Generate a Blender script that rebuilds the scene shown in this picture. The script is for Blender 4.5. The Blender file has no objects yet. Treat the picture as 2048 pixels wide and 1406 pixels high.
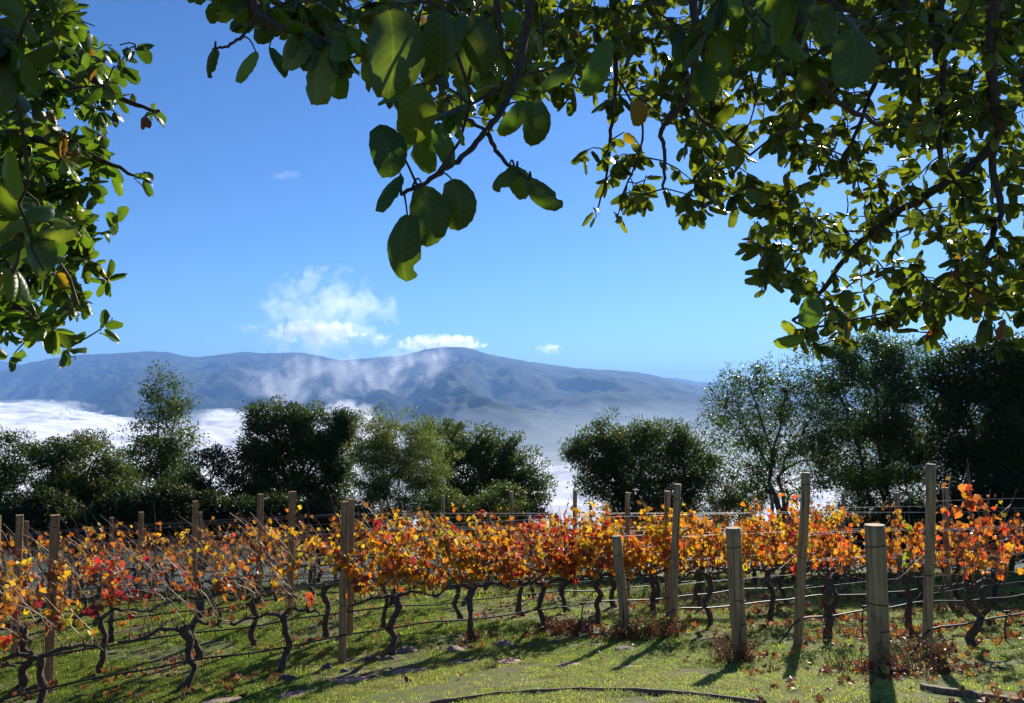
import bpy, math, random
import numpy as np
from mathutils import Vector, Matrix

scene = bpy.context.scene
COL = scene.collection
PI = math.pi
rng = np.random.default_rng(11)
random.seed(11)

# ------------------------------------------------------------------ camera
F = 1577.0                      # focal length in pixels of the 2048-wide photograph
PITCH = math.radians(3.0)
cam = bpy.data.cameras.new('camera')
cam.sensor_width = 36.0
cam.lens = 36.0 * F / 2048.0
cam.clip_start = 0.05
cam.clip_end = 60000.0
camera = bpy.data.objects.new('camera', cam)
camera.location = (0, 0, 0)
camera.rotation_euler = (math.pi / 2 + PITCH, 0, 0)
COL.objects.link(camera)
scene.camera = camera

# ------------------------------------------------------------------ sky, sun, exposure
SUN_EL = math.radians(25.9)
SUN_AZ = math.radians(23.7)     # to the right of straight ahead (+Y)
world = bpy.data.worlds.new('World')
scene.world = world
world.use_nodes = True
wn = world.node_tree
sky = wn.nodes.new('ShaderNodeTexSky')
sky.sky_type = 'NISHITA'
sky.sun_disc = False
sky.sun_elevation = SUN_EL
sky.sun_rotation = SUN_AZ
sky.altitude = 600
sky.air_density = 1.0
sky.dust_density = 0.15
sky.ozone_density = 2.2
bg = wn.nodes['Background']
bg.inputs['Strength'].default_value = 0.062
tint = wn.nodes.new('ShaderNodeMix'); tint.data_type = 'RGBA'; tint.blend_type = 'MULTIPLY'   # the camera's colour rendering of the blue
tint.inputs[0].default_value = 1.0; tint.inputs[7].default_value = (0.47, 0.78, 1.2, 1)
wn.links.new(sky.outputs[0], tint.inputs[6]); wn.links.new(tint.outputs[2], bg.inputs['Color'])

sl = bpy.data.lights.new('sun', 'SUN')
sl.energy = 5.0
sl.angle = math.radians(0.53)
sl.color = (1.0, 0.94, 0.84)
sun = bpy.data.objects.new('sun', sl)
sdir = Vector((math.sin(SUN_AZ) * math.cos(SUN_EL), math.cos(SUN_AZ) * math.cos(SUN_EL), math.sin(SUN_EL)))
sun.rotation_euler = sdir.to_track_quat('Z', 'Y').to_euler()
sun.location = (20, 40, 30)
COL.objects.link(sun)

scene.view_settings.view_transform = 'Standard'
scene.view_settings.look = 'None'
scene.view_settings.exposure = 0.82
scene.view_settings.gamma = 1.0
scene.view_settings.use_curve_mapping = False
cy = scene.cycles
cy.max_bounces = 8
cy.diffuse_bounces = 3
cy.glossy_bounces = 2
cy.transmission_bounces = 5
cy.transparent_max_bounces = 12
cy.volume_bounces = 6
cy.volume_step_rate = 1.0
cy.volume_max_steps = 256
cy.caustics_reflective = False
cy.caustics_refractive = False
cy.use_denoising = True

# ------------------------------------------------------------------ helpers
def at(px, py, D):
    """World point seen at photo pixel (px,py), D metres ahead of the camera."""
    v = (703.0 - py) / F
    cx = (px - 1024.0) / F
    ry = math.cos(PITCH) - v * math.sin(PITCH)
    rz = math.sin(PITCH) + v * math.cos(PITCH)
    t = D / ry
    return np.array([cx * t, D, rz * t])

def link(o, parent=None, mat=None):
    COL.objects.link(o)
    if parent is not None:
        o.parent = parent
    return o

def tag(o, label=None, cat=None, group=None, kind=None):
    if label: o['label'] = label
    if cat: o['category'] = cat
    if group: o['group'] = group
    if kind: o['kind'] = kind
    return o

def empty(name, loc, label=None, cat=None, group=None):
    o = bpy.data.objects.new(name, None)
    o.empty_display_size = 0.1
    o.location = [float(c) for c in loc]
    COL.objects.link(o)
    return tag(o, label, cat, group)

class MB:
    """Collects vertices/faces (numpy) and builds one mesh."""
    def __init__(self):
        self.v = []; self.f3 = []; self.f4 = []; self.c = []; self.uv = []; self.n = 0
        self.big = []
    def add(self, verts, tris=None, quads=None, col=(1, 1, 1), uv=None):
        verts = np.asarray(verts, float).reshape(-1, 3)
        k = len(verts)
        self.v.append(verts)
        if tris is not None and len(tris): self.f3.append(np.asarray(tris, int).reshape(-1, 3) + self.n)
        if quads is not None and len(quads): self.f4.append(np.asarray(quads, int).reshape(-1, 4) + self.n)
        col = np.asarray(col, float)
        self.c.append(np.broadcast_to(col, (k, 3)) if col.ndim == 1 else col)
        self.uv.append(np.zeros((k, 2)) if uv is None else np.asarray(uv, float))
        self.n += k
    def mesh(self, name, mat, smooth=True, origin=(0, 0, 0)):
        me = bpy.data.meshes.new(name)
        if self.n == 0: return me
        V = np.concatenate(self.v) - np.asarray(origin, float)
        C = np.concatenate(self.c); U = np.concatenate(self.uv)
        T = np.concatenate(self.f3) if self.f3 else np.zeros((0, 3), int)
        Q = np.concatenate(self.f4) if self.f4 else np.zeros((0, 4), int)
        me.vertices.add(len(V)); me.vertices.foreach_set('co', V.astype(np.float32).ravel())
        L = np.concatenate([T.ravel(), Q.ravel()]).astype(np.int32)
        me.loops.add(len(L)); me.loops.foreach_set('vertex_index', L)
        starts = np.concatenate([np.arange(len(T)) * 3, len(T) * 3 + np.arange(len(Q)) * 4]).astype(np.int32)
        me.polygons.add(len(starts)); me.polygons.foreach_set('loop_start', starts)
        try:
            tot = np.concatenate([np.full(len(T), 3), np.full(len(Q), 4)]).astype(np.int32)
            me.polygons.foreach_set('loop_total', tot)
        except Exception:
            pass
        me.polygons.foreach_set('use_smooth', np.full(len(starts), bool(smooth)))
        a = me.attributes.new('Col', 'FLOAT_COLOR', 'POINT')
        a.data.foreach_set('color', np.concatenate([C, np.ones((len(C), 1))], 1).astype(np.float32).ravel())
        uvl = me.uv_layers.new(name='UVMap')
        uvl.data.foreach_set('uv', U[L].astype(np.float32).ravel())
        me.materials.append(mat)
        me.update(calc_edges=True)
        return me
    def build(self, name, mat, parent=None, smooth=True, origin=(0, 0, 0), loc=None):
        o = bpy.data.objects.new(name, self.mesh(name, mat, smooth, origin))
        o.location = [float(c) for c in (loc if loc is not None else (0, 0, 0))]
        return link(o, parent)

def tube(mb, pts, rad, k=6, col=(1, 1, 1), cap=True, rough=0.0):
    """A tapered tube along pts; rough adds lumps."""
    P = np.asarray(pts, float); n = len(P)
    R = np.broadcast_to(np.asarray(rad, float), (n,)) if np.ndim(rad) else np.full(n, float(rad))
    T = np.gradient(P, axis=0); T /= (np.linalg.norm(T, axis=1, keepdims=True) + 1e-12)
    up = np.array([0, 0, 1.0]) if abs(T[0, 2]) < 0.9 else np.array([1.0, 0, 0])
    a = np.cross(T[0], up); a /= np.linalg.norm(a)
    A = np.zeros((n, 3)); A[0] = a
    for i in range(1, n):
        a = A[i - 1] - T[i] * np.dot(A[i - 1], T[i]); A[i] = a / (np.linalg.norm(a) + 1e-12)
    B = np.cross(T, A)
    th = np.arange(k) * 2 * PI / k
    rr = R[:, None] * np.ones((n, k))
    if rough: rr = rr * (1 + rough * rng.uniform(-1, 1, (n, k)))
    V = P[:, None, :] + rr[..., None] * (np.cos(th)[None, :, None] * A[:, None, :] + np.sin(th)[None, :, None] * B[:, None, :])
    i = np.arange(n - 1)[:, None] * k; j = np.arange(k)[None, :]; j2 = (j + 1) % k
    Q = np.stack([i + j, i + j2, i + k + j2, i + k + j], -1).reshape(-1, 4)
    Vv = V.reshape(-1, 3); tris = []
    if cap:
        Vv = np.concatenate([Vv, P[:1], P[-1:]])
        for q in range(k):
            tris.append((n * k, (q + 1) % k, q)); tris.append((n * k + 1, (n - 1) * k + q, (n - 1) * k + (q + 1) % k))
    mb.add(Vv, tris, Q, col)

def smooth_path(pts, m=4):
    """Catmull-Rom through pts, m samples per span."""
    P = [np.asarray(p, float) for p in pts]
    P = [2 * P[0] - P[1]] + P + [2 * P[-1] - P[-2]]
    out = []
    for i in range(1, len(P) - 2):
        for t in np.arange(m) / m:
            a, b, c, d = P[i - 1], P[i], P[i + 1], P[i + 2]
            out.append(0.5 * ((2 * b) + (-a + c) * t + (2 * a - 5 * b + 4 * c - d) * t * t + (-a + 3 * b - 3 * c + d) * t ** 3))
    out.append(P[-2])
    return np.array(out)

def norm(v): return v / (np.linalg.norm(v, axis=-1, keepdims=True) + 1e-12)

def frames(tip, nrm_):
    """Columns x (width), y (length), z (normal) from tip directions and rough normals (N,3)."""
    y = norm(tip); z = nrm_ - y * np.sum(nrm_ * y, -1, keepdims=True); z = norm(z); x = np.cross(y, z)
    return np.stack([x, y, z], -1)

def scatter(mb, tv, tt, M, pos, scale, col, uv=None):
    """Stamp template (tv, tt) N times with frames M, positions, scales, colours."""
    N = len(pos); k = len(tv)
    V = np.einsum('nij,kj->nki', M, tv) * scale[:, None, None] + pos[:, None, :]
    T = (tt[None] + (np.arange(N) * k)[:, None, None]).reshape(-1, 3)
    C = np.repeat(col, k, 0)
    U = None if uv is None else np.tile(uv, (N, 1))
    mb.add(V.reshape(-1, 3), T, None, C, U)

# value noise (numpy)
_perm = np.random.default_rng(5).permutation(512)
def _h(ix, iy):
    return _perm[(_perm[ix & 511] + iy) & 511] / 511.0
def vnoise(x, y):
    x = np.asarray(x, float); y = np.asarray(y, float)
    ix = np.floor(x).astype(int); iy = np.floor(y).astype(int)
    fx = x - ix; fy = y - iy
    fx = fx ** 3 * (fx * (fx * 6 - 15) + 10); fy = fy ** 3 * (fy * (fy * 6 - 15) + 10)
    a = _h(ix, iy); b = _h(ix + 1, iy); c = _h(ix, iy + 1); d = _h(ix + 1, iy + 1)
    return (a * (1 - fx) + b * fx) * (1 - fy) + (c * (1 - fx) + d * fx) * fy
def fbm(x, y, o=4, g=0.5):
    s = 0; a = 1; t = 0
    for i in range(o):
        s = s + a * vnoise(x * 2 ** i + 17 * i, y * 2 ** i + 31 * i); t += a; a *= g
    return s / t

# ------------------------------------------------------------------ materials
def mat(name):
    m = bpy.data.materials.new(name); m.use_nodes = True
    nt = m.node_tree
    p = nt.nodes['Principled BSDF']
    return m, nt, p
def N(nt, typ, **kw):
    n = nt.nodes.new(typ)
    for k, v in kw.items():
        if k in n.inputs: n.inputs[k].default_value = v
        else: setattr(n, k, v)
    return n
def L(nt, a, b): nt.links.new(a, b)
def ramp(nt, src, stops):
    r = nt.nodes.new('ShaderNodeValToRGB')
    e = r.color_ramp.elements
    while len(e) < len(stops): e.new(0.5)
    for q, (p_, c_) in zip(e, stops):
        q.position = p_; q.color = (*c_, 1)
    L(nt, src, r.inputs[0]); return r.outputs[0]
def mixc(nt, fac, a, b, mode='MIX'):
    m = nt.nodes.new('ShaderNodeMix'); m.data_type = 'RGBA'; m.blend_type = mode
    for s, idx in ((fac, 0), (a, 6), (b, 7)):
        if isinstance(s, (int, float)): m.inputs[idx].default_value = s
        elif isinstance(s, tuple): m.inputs[idx].default_value = (*s, 1)
        else: L(nt, s, m.inputs[idx])
    return m.outputs[2]
def math_(nt, op, a, b=None, c=None):
    m = nt.nodes.new('ShaderNodeMath'); m.operation = op
    for i, s in enumerate((a, b, c)):
        if s is None: continue
        if isinstance(s, (int, float)): m.inputs[i].default_value = s
        else: L(nt, s, m.inputs[i])
    return m.outputs[0]
def noise_(nt, scale, detail=4, rough=0.55, vec=None, dist=0.0):
    n = N(nt, 'ShaderNodeTexNoise'); n.inputs['Scale'].default_value = scale
    n.inputs['Detail'].default_value = detail; n.inputs['Roughness'].default_value = rough
    n.inputs['Distortion'].default_value = dist
    if vec is not None: L(nt, vec, n.inputs['Vector'])
    return n.outputs[0]
def bump_(nt, h, p, strength=0.5, distance=0.01):
    b = N(nt, 'ShaderNodeBump'); b.inputs['Strength'].default_value = strength
    b.inputs['Distance'].default_value = distance
    L(nt, h, b.inputs['Height']); L(nt, b.outputs[0], p.inputs['Normal']); return b
def objcoord(nt, scale=(1, 1, 1), kind='Object'):
    t = N(nt, 'ShaderNodeTexCoord'); m = N(nt, 'ShaderNodeMapping')
    m.inputs['Scale'].default_value = scale
    L(nt, t.outputs[kind], m.inputs[0]); return m.outputs[0]

def leaf_material(name, trans=0.45, rough=0.4, spec=0.4, veins=0.0, gain=(1.0, 1.0, 1.0), tgain=(1.25, 1.25, 0.7), objvar=0.0):
    """Leaf: reflects its attribute colour, lets a more saturated version through."""
    m, nt, p = mat(name)
    a = N(nt, 'ShaderNodeAttribute'); a.attribute_name = 'Col'
    col = mixc(nt, 1.0, a.outputs['Color'], tuple(gain), 'MULTIPLY')
    if objvar:
        oi = N(nt, 'ShaderNodeObjectInfo')
        hs = N(nt, 'ShaderNodeHueSaturation')
        L(nt, math_(nt, 'MULTIPLY_ADD', oi.outputs['Random'], objvar * 0.12, 0.5 - objvar * 0.06), hs.inputs['Hue'])
        r2 = math_(nt, 'FRACT', math_(nt, 'MULTIPLY', oi.outputs['Random'], 37.7))
        L(nt, math_(nt, 'MULTIPLY_ADD', r2, objvar * 0.6, 1 - objvar * 0.35), hs.inputs['Value'])
        L(nt, col, hs.inputs['Color']); col = hs.outputs[0]
    n1 = noise_(nt, 90 if veins else 40, 3, 0.6, objcoord(nt))
    col = mixc(nt, 0.35, col, ramp(nt, n1, [(0.3, (0.45, 0.45, 0.45)), (0.7, (1.25, 1.25, 1.25))]), 'MULTIPLY')
    if veins:
        uv = N(nt, 'ShaderNodeUVMap'); uv.uv_map = 'UVMap'
        sp = N(nt, 'ShaderNodeSeparateXYZ'); L(nt, uv.outputs[0], sp.inputs[0])
        au = math_(nt, 'ABSOLUTE', math_(nt, 'SUBTRACT', sp.outputs[0], 0.5))
        ph = math_(nt, 'ADD', sp.outputs[1], math_(nt, 'MULTIPLY', au, -0.75))
        w = math_(nt, 'PINGPONG', math_(nt, 'MULTIPLY', ph, 8.0), 0.5)
        side = math_(nt, 'LESS_THAN', w, 0.07)
        mid = math_(nt, 'LESS_THAN', au, 0.014)
        vm = math_(nt, 'MAXIMUM', math_(nt, 'MULTIPLY', side, 0.6), mid)
        col = mixc(nt, math_(nt, 'MULTIPLY', vm, veins), col, (0.25, 0.34, 0.10))
        bump_(nt, math_(nt, 'ADD', math_(nt, 'MULTIPLY', w, 1.2), math_(nt, 'MULTIPLY', n1, 0.6)), p, 0.35, 0.0012)
    L(nt, col, p.inputs['Base Color'])
    p.inputs['Roughness'].default_value = rough
    p.inputs['Specular IOR Level'].default_value = spec
    tr = N(nt, 'ShaderNodeBsdfTranslucent')
    L(nt, mixc(nt, 1.0, col, tuple(tgain), 'MULTIPLY'), tr.inputs['Color'])
    mx = N(nt, 'ShaderNodeMixShader'); mx.inputs[0].default_value = trans
    L(nt, p.outputs[0], mx.inputs[1]); L(nt, tr.outputs[0], mx.inputs[2])
    L(nt, mx.outputs[0], nt.nodes['Material Output'].inputs['Surface'])
    return m

def wood_material(name, base, dark, streak=1.0):
    m, nt, p = mat(name)
    v = objcoord(nt, (28, 28, 1.6)); n1 = noise_(nt, 1.0, 5, 0.65, v)
    n2 = noise_(nt, 3.0, 4, 0.6, objcoord(nt))
    v3 = objcoord(nt, (60, 60, 1.2)); crack = noise_(nt, 1.0, 3, 0.5, v3, 0.3)
    c = ramp(nt, n1, [(0.3, dark), (0.62, base)])
    c = mixc(nt, 0.6, c, ramp(nt, n2, [(0.3, (0.55, 0.53, 0.48)), (0.7, (1.1, 1.08, 1.05))]), 'MULTIPLY')
    c = mixc(nt, ramp(nt, crack, [(0.34, (1, 1, 1)), (0.40, (0, 0, 0))]), c, (0.02, 0.016, 0.012))
    L(nt, c, p.inputs['Base Color']); p.inputs['Roughness'].default_value = 0.8
    p.inputs['Specular IOR Level'].default_value = 0.25
    bump_(nt, math_(nt, 'ADD', n1, math_(nt, 'MULTIPLY', crack, 1.2)), p, 0.6, 0.006)
    return m

def simple(name, base, rough=0.7, metal=0.0, spec=0.5, var=0.0, scale=10, bump=0.0, bd=0.01):
    m, nt, p = mat(name)
    if var or bump:
        n1 = noise_(nt, scale, 5, 0.6, objcoord(nt))
    if var:
        lo = tuple(c * (1 - var) for c in base); hi = tuple(min(1, c * (1 + var)) for c in base)
        L(nt, ramp(nt, n1, [(0.3, lo), (0.7, hi)]), p.inputs['Base Color'])
    else: p.inputs['Base Color'].default_value = (*base, 1)
    if bump: bump_(nt, n1, p, bump, bd)
    p.inputs['Roughness'].default_value = rough; p.inputs['Metallic'].default_value = metal
    p.inputs['Specular IOR Level'].default_value = spec
    return m

M_POST_ROUND = wood_material('weathered_round_wood', (0.56, 0.38, 0.19), (0.24, 0.15, 0.07))
M_POST_SQUARE = wood_material('weathered_square_wood', (0.52, 0.31, 0.14), (0.20, 0.11, 0.05))
M_BARK = simple('vine_bark', (0.10, 0.07, 0.05), 0.9, var=0.6, scale=35, bump=0.9, bd=0.012, spec=0.2)
M_TREEBARK = simple('tree_bark', (0.09, 0.065, 0.05), 0.9, var=0.5, scale=9, bump=0.6, bd=0.03, spec=0.2)
M_REDBARK = simple('red_bark', (0.17, 0.075, 0.045), 0.7, var=0.5, scale=6, bump=0.3, bd=0.02)
M_TWIG = simple('oak_twig_bark', (0.075, 0.05, 0.038), 0.85, var=0.4, scale=120, bump=0.5, bd=0.002, spec=0.3)
M_CANE = simple('vine_cane', (0.40, 0.22, 0.12), 0.45, var=0.4, scale=30, spec=0.5)
M_HOSE = simple('black_drip_hose', (0.02, 0.02, 0.022), 0.5, spec=0.4, var=0.3, scale=20)
M_WIRE = simple('galvanised_wire', (0.28, 0.28, 0.29), 0.55, metal=0.8)
M_STEEL = simple('grey_steel', (0.25, 0.27, 0.3), 0.6, metal=0.5)
M_RUST = simple('rusty_metal', (0.12, 0.055, 0.03), 0.7, metal=0.3, var=0.4, scale=60)

# ------------------------------------------------------------------ terrain
CTRL = np.array([
    (0, 0, -1.6), (-3, 0, -1.95), (3, 0, -1.5), (-7, 0, -2.5), (7, 0, -1.6), (0, 3, -1.95), (0, 6, -2.42), (3, 6.2, -2.35),
    (-3.5, 6, -3.0), (-7, 6, -3.7), (6, 5, -2.1), (10, 6, -2.4), (0, 8.4, -3.0), (-2.2, 8.6, -3.3), (1.6, 9.0, -3.05), (-0.4, -6, -0.9), (8, -6, -0.6), (-8, -6, -1.7),
    (4.07, 8.47, -2.85), (6.36, 9.8, -3.02), (3.14, 9.9, -3.15), (8.4, 12.9, -3.6), (2.47, 11.6, -3.45), (6.2, 13.75, -3.8),
    (-5.7, 8.78, -3.7), (-2.35, 10.75, -3.62), (1.8, 13.1, -3.78), (-6.5, 10.1, -3.74), (-2.7, 12.3, -3.72), (2.07, 15.05, -4.0),
    (-7.6, 11.76, -3.97), (-3.1, 14.35, -3.9), (-8.7, 13.4, -4.17), (0, 18.2, -4.5), (-12, 18, -5.0), (12, 18, -4.4), (-12, 10, -4.1),
    (0, 23, -5.25), (-15, 24, -6.4), (15, 24, -5.4), (0, 30, -7.2), (-20, 34, -9.2), (20, 34, -8.0), (0, 42, -11.), (-35, 20, -6.5), (35, 20, -5.0),
    (-40, 45, -13), (40, 45, -11.5), (-30, 0, -4), (30, 0, -1.2), (-30, -25, -2), (30, -25, 1), (0, -25, 0.2)])
def _tps_fit(P, lam=0.02):
    n = len(P); X = P[:, :2]; d = np.linalg.norm(X[:, None] - X[None], axis=-1)
    K = np.where(d > 0, d * d * np.log(d + 1e-12), 0) + lam * np.eye(n) * 20
    Q = np.concatenate([np.ones((n, 1)), X], 1)
    A = np.block([[K, Q], [Q.T, np.zeros((3, 3))]])
    return np.linalg.solve(A, np.concatenate([P[:, 2], np.zeros(3)]))
_W = _tps_fit(CTRL)
def terr(x, y):
    x = np.asarray(x, float); y = np.asarray(y, float)
    sh = np.broadcast(x, y).shape
    x = np.broadcast_to(x, sh).ravel(); y = np.broadcast_to(y, sh).ravel()
    cx = np.clip(x, -42, 42); cyy = np.clip(y, -26, 46)
    out = np.zeros(len(x))
    for s in range(0, len(x), 20000):
        X = np.stack([cx[s:s + 20000], cyy[s:s + 20000]], 1)
        d = np.linalg.norm(X[:, None] - CTRL[None, :, :2], axis=-1)
        out[s:s + 20000] = (np.where(d > 0, d * d * np.log(d + 1e-12), 0) @ _W[:len(CTRL)] + _W[-3] + X @ _W[-2:])
    ex = np.hypot(x - cx, y - cyy)
    # beyond the hilltop the slope runs down to a flat valley floor
    fl = -150.0
    far = out + (fl - out) * (1 - np.exp(-(ex / 520.0) ** 1.05 * 1.0)) 
    far = far - 6 * (1 - np.exp(-ex / 30.0)) * np.exp(-ex / 400)
    back = (y < -26)
    far = np.where(back & (ex > 0), out, far)
    near = 0.035 * (fbm(x * 0.9, y * 0.9, 3) - 0.5) + 0.02 * (fbm(x * 4, y * 4, 2) - 0.5)
    return (far + near * (ex < 1)).reshape(sh)
def T1(x, y): return float(terr(np.array([x]), np.array([y]))[0])
def ground_at(px, py, D0=3.0, D1=40.0):
    Ds = np.linspace(D0, D1, 1500)
    P = np.array([at(px, py, 1.0)]) * Ds[:, None]
    g = terr(P[:, 0], P[:, 1])
    i = int(np.argmax(P[:, 2] < g))
    return np.array([P[i, 0], P[i, 1], g[i]])

# ground sheet out to the horizon
def axis(lo, hi):
    a = [0.0]; s = 0.22
    while a[-1] < hi: a.append(a[-1] + s); s = s if a[-1] < 26 else s * 1.16
    b = [0.0]; s = 0.22
    while b[-1] < -lo: b.append(b[-1] + s); s = s if b[-1] < 16 else s * 1.16
    return np.array([-q for q in b[::-1]][:-1] + a)
gx = axis(-14000, 14000); gy = axis(-14000, 17000)
GX, GY = np.meshgrid(gx, gy)
GZ = terr(GX, GY)
nx, ny = len(gx), len(gy)
ii = np.arange(ny - 1)[:, None] * nx + np.arange(nx - 1)[None]
Qg = np.stack([ii, ii + 1, ii + nx + 1, ii + nx], -1).reshape(-1, 4)
m, nt, p = mat('hillside_turf')
oc = objcoord(nt)
n1 = noise_(nt, 1.3, 6, 0.65, oc); n2 = noise_(nt, 14, 4, 0.7, oc); n3 = noise_(nt, 0.012, 5, 0.6, oc)
g1 = ramp(nt, n2, [(0.3, (0.06, 0.075, 0.02)), (0.55, (0.12, 0.14, 0.035)), (0.75, (0.18, 0.17, 0.07))])
g2 = ramp(nt, n2, [(0.3, (0.10, 0.075, 0.045)), (0.7, (0.20, 0.15, 0.10))])
near = mixc(nt, ramp(nt, n1, [(0.47, (0, 0, 0)), (0.66, (1, 1, 1))]), g1, g2)
farc = ramp(nt, n3, [(0.35, (0.03, 0.045, 0.025)), (0.6, (0.055, 0.07, 0.04))])
sp = N(nt, 'ShaderNodeSeparateXYZ'); L(nt, oc, sp.inputs[0])
ff = math_(nt, 'MULTIPLY', math_(nt, 'SUBTRACT', sp.outputs[1], 26.0), 0.08)
c = mixc(nt, math_(nt, 'MINIMUM', math_(nt, 'MAXIMUM', ff, 0.0), 1.0), near, farc)
L(nt, c, p.inputs['Base Color']); p.inputs['Roughness'].default_value = 0.95
p.inputs['Specular IOR Level'].default_value = 0.15
bump_(nt, n2, p, 0.8, 0.03)
M_GROUND = m
gm = MB(); gm.add(np.stack([GX, GY, GZ], -1), None, Qg)
ground = gm.build('ground', M_GROUND)
tag(ground, 'grassy hillside falling away from the camera to the valley', kind='structure')

# ------------------------------------------------------------------ far mountains
def interp(tab, x):
    t = np.array(tab, float); return np.interp(x, t[:, 0], t[:, 1])
RIDGE = [(-2600, 800), (-1500, 780), (-600, 772), (-200, 758), (-60, 748), (0, 742), (60, 724), (100, 717), (160, 709), (230, 706), (300, 702), (335, 703), (370, 712), (400, 713), (450, 707), (490, 703), (530, 706),
         (600, 704), (640, 711), (680, 720), (720, 717), (760, 713), (800, 711), (820, 706), (850, 698), (880, 694), (920, 693), (945, 698), (975, 707), (1000, 712),
         (1060, 723), (1100, 728), (1150, 735), (1200, 738), (1260, 742), (1300, 748), (1350, 760), (1400, 772), (1430, 780), (1500, 790), (1600, 800), (1800, 815), (2200, 832), (2700, 846), (4600, 860)]
FOOT = [(-2600, 3800), (-200, 4700), (0, 4800), (150, 4400), (260, 3300), (400, 3100), (560, 3600), (700, 3900), (780, 2900), (900, 2200), (1060, 1900), (1500, 1900), (4600, 2000)]
FLOORZ = -150.0
def pxaz(a): return 1024 + F * np.tan(a)
def mountain(name, a0, a1, na, nr, R0, back, ridge, foot, m, amp, label, seed=0):
    az = np.linspace(math.radians(a0), math.radians(a1), na)
    t = np.concatenate([np.linspace(-0.02, 1, nr), 1 + np.linspace(0.02, 1, nr // 4)])
    px = pxaz(az)
    ry = interp(ridge, px)
    v = (703.0 - ry) / F
    tan_el = (math.sin(PITCH) + v * math.cos(PITCH)) / (math.cos(PITCH) - v * math.sin(PITCH))
    HR = tan_el * R0                       # y-distance R0 -> ridge height
    r0 = interp(foot, px) if not isinstance(foot, (int, float)) else np.full(na, float(foot))
    TT, AZ = np.meshgrid(t, az, indexing='ij')
    tc = np.clip(TT, 0, 1)
    Y = np.where(TT <= 1, r0[None] + (R0 - r0[None]) * TT, R0 + back * (TT - 1))
    X = Y * np.tan(AZ)
    u = X / 1000.0 + seed; w = Y / 1000.0
    warp = fbm(u * 0.8 + 3, w * 0.5, 3) * 1.3
    rid = 1 - np.abs(2 * fbm((u * 1.25 + warp + 0.35 * w), w * 0.32 + 9, 5, 0.52) - 1) * 2.2
    rid2 = 1 - np.abs(2 * fbm(u * 4.2 + warp * 2 + w * 1.2, w * 1.6 + 4, 4, 0.5) - 1) * 2
    base = np.where(TT <= 1, 0.30 * tc + 0.70 * (tc ** 1.75), 1 - 0.9 * (TT - 1) ** 1.2)
    env = np.where(TT <= 1, np.sin(np.clip(tc, 0, 1) * PI) ** 0.75, 0)
    H = (HR[None] - FLOORZ)
    Z = FLOORZ - 4 + H * base + amp * env * (H / 500) * ((rid - 0.35) * 1.0 + (rid2 - .3) * 0.42)
    Z += np.where(TT > 0.5, 1, 2 * tc) * (fbm(X / 45, Y / 120, 3) - 0.5) * 12 * (R0 / 8000)
    # nothing in front may rise above the ridge line seen from the hilltop
    lim = np.where(TT < 0.985, tan_el[None] * Y - 4, 1e9)
    Z = np.minimum(Z, np.maximum(lim, FLOORZ))
    nr2 = len(t)
    i2 = np.arange(nr2 - 1)[:, None] * na + np.arange(na - 1)[None]
    Q = np.stack([i2, i2 + 1, i2 + na + 1, i2 + na], -1).reshape(-1, 4)
    mb = MB(); mb.add(np.stack([X, Y, Z], -1), None, Q)
    o = mb.build(name, m)
    return tag(o, label, kind='structure')
m, nt, p = mat('chaparral_mountainside')
oc = objcoord(nt)
n1 = noise_(nt, 0.0022, 6, 0.62, oc); n2 = noise_(nt, 0.02, 5, 0.7, oc)
c1 = ramp(nt, n2, [(0.38, (0.015, 0.024, 0.014)), (0.62, (0.06, 0.075, 0.035))])
c = mixc(nt, ramp(nt, n1, [(0.56, (0, 0, 0)), (0.66, (1, 1, 1))]), c1, (0.085, 0.095, 0.055))
L(nt, c, p.inputs['Base Color']); p.inputs['Roughness'].default_value = 1.0; p.inputs['Specular IOR Level'].default_value = 0.05
bump_(nt, n2, p, 0.7, 14.0)
M_MTN = m
mountain('mountain', -48, 62, 620, 150, 8000.0, 1400.0, RIDGE, FOOT, M_MTN, 120, 'long dark blue mountain ridge with folded slopes across the valley')
mountain('far_hills', -52, -28, 60, 20, 14000.0, 1200.0, [(-900, 735), (-200, 728), (0, 722), (40, 727), (80, 745), (200, 790)], 11500.0, M_MTN, 80, 'pale far hill peeking out beyond the left end of the ridge', 7)
mountain('far_hills', 8, 40, 90, 20, 13000.0, 1200.0, [(1150, 790), (1280, 770), (1310, 754), (1350, 755), (1390, 762), (1450, 766), (1520, 775), (1700, 790), (2400, 800)], 10500.0, M_MTN, 80, 'pale far hill peeking out beyond the right end of the ridge', 3)

# small white house far up the mountain flank
def box(mb, c, s, rz=0, col=(1, 1, 1)):
    c = np.asarray(c, float); sx, sy, sz = [q / 2 for q in s]
    V = np.array([(x, y, z) for x in (-sx, sx) for y in (-sy, sy) for z in (-sz, sz)])
    R = np.array([[math.cos(rz), -math.sin(rz), 0], [math.sin(rz), math.cos(rz), 0], [0, 0, 1]])
    mb.add(V @ R.T + c, None, [(0, 1, 3, 2), (4, 6, 7, 5), (0, 4, 5, 1), (2, 3, 7, 6), (0, 2, 6, 4), (1, 5, 7, 3)], col)

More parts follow.
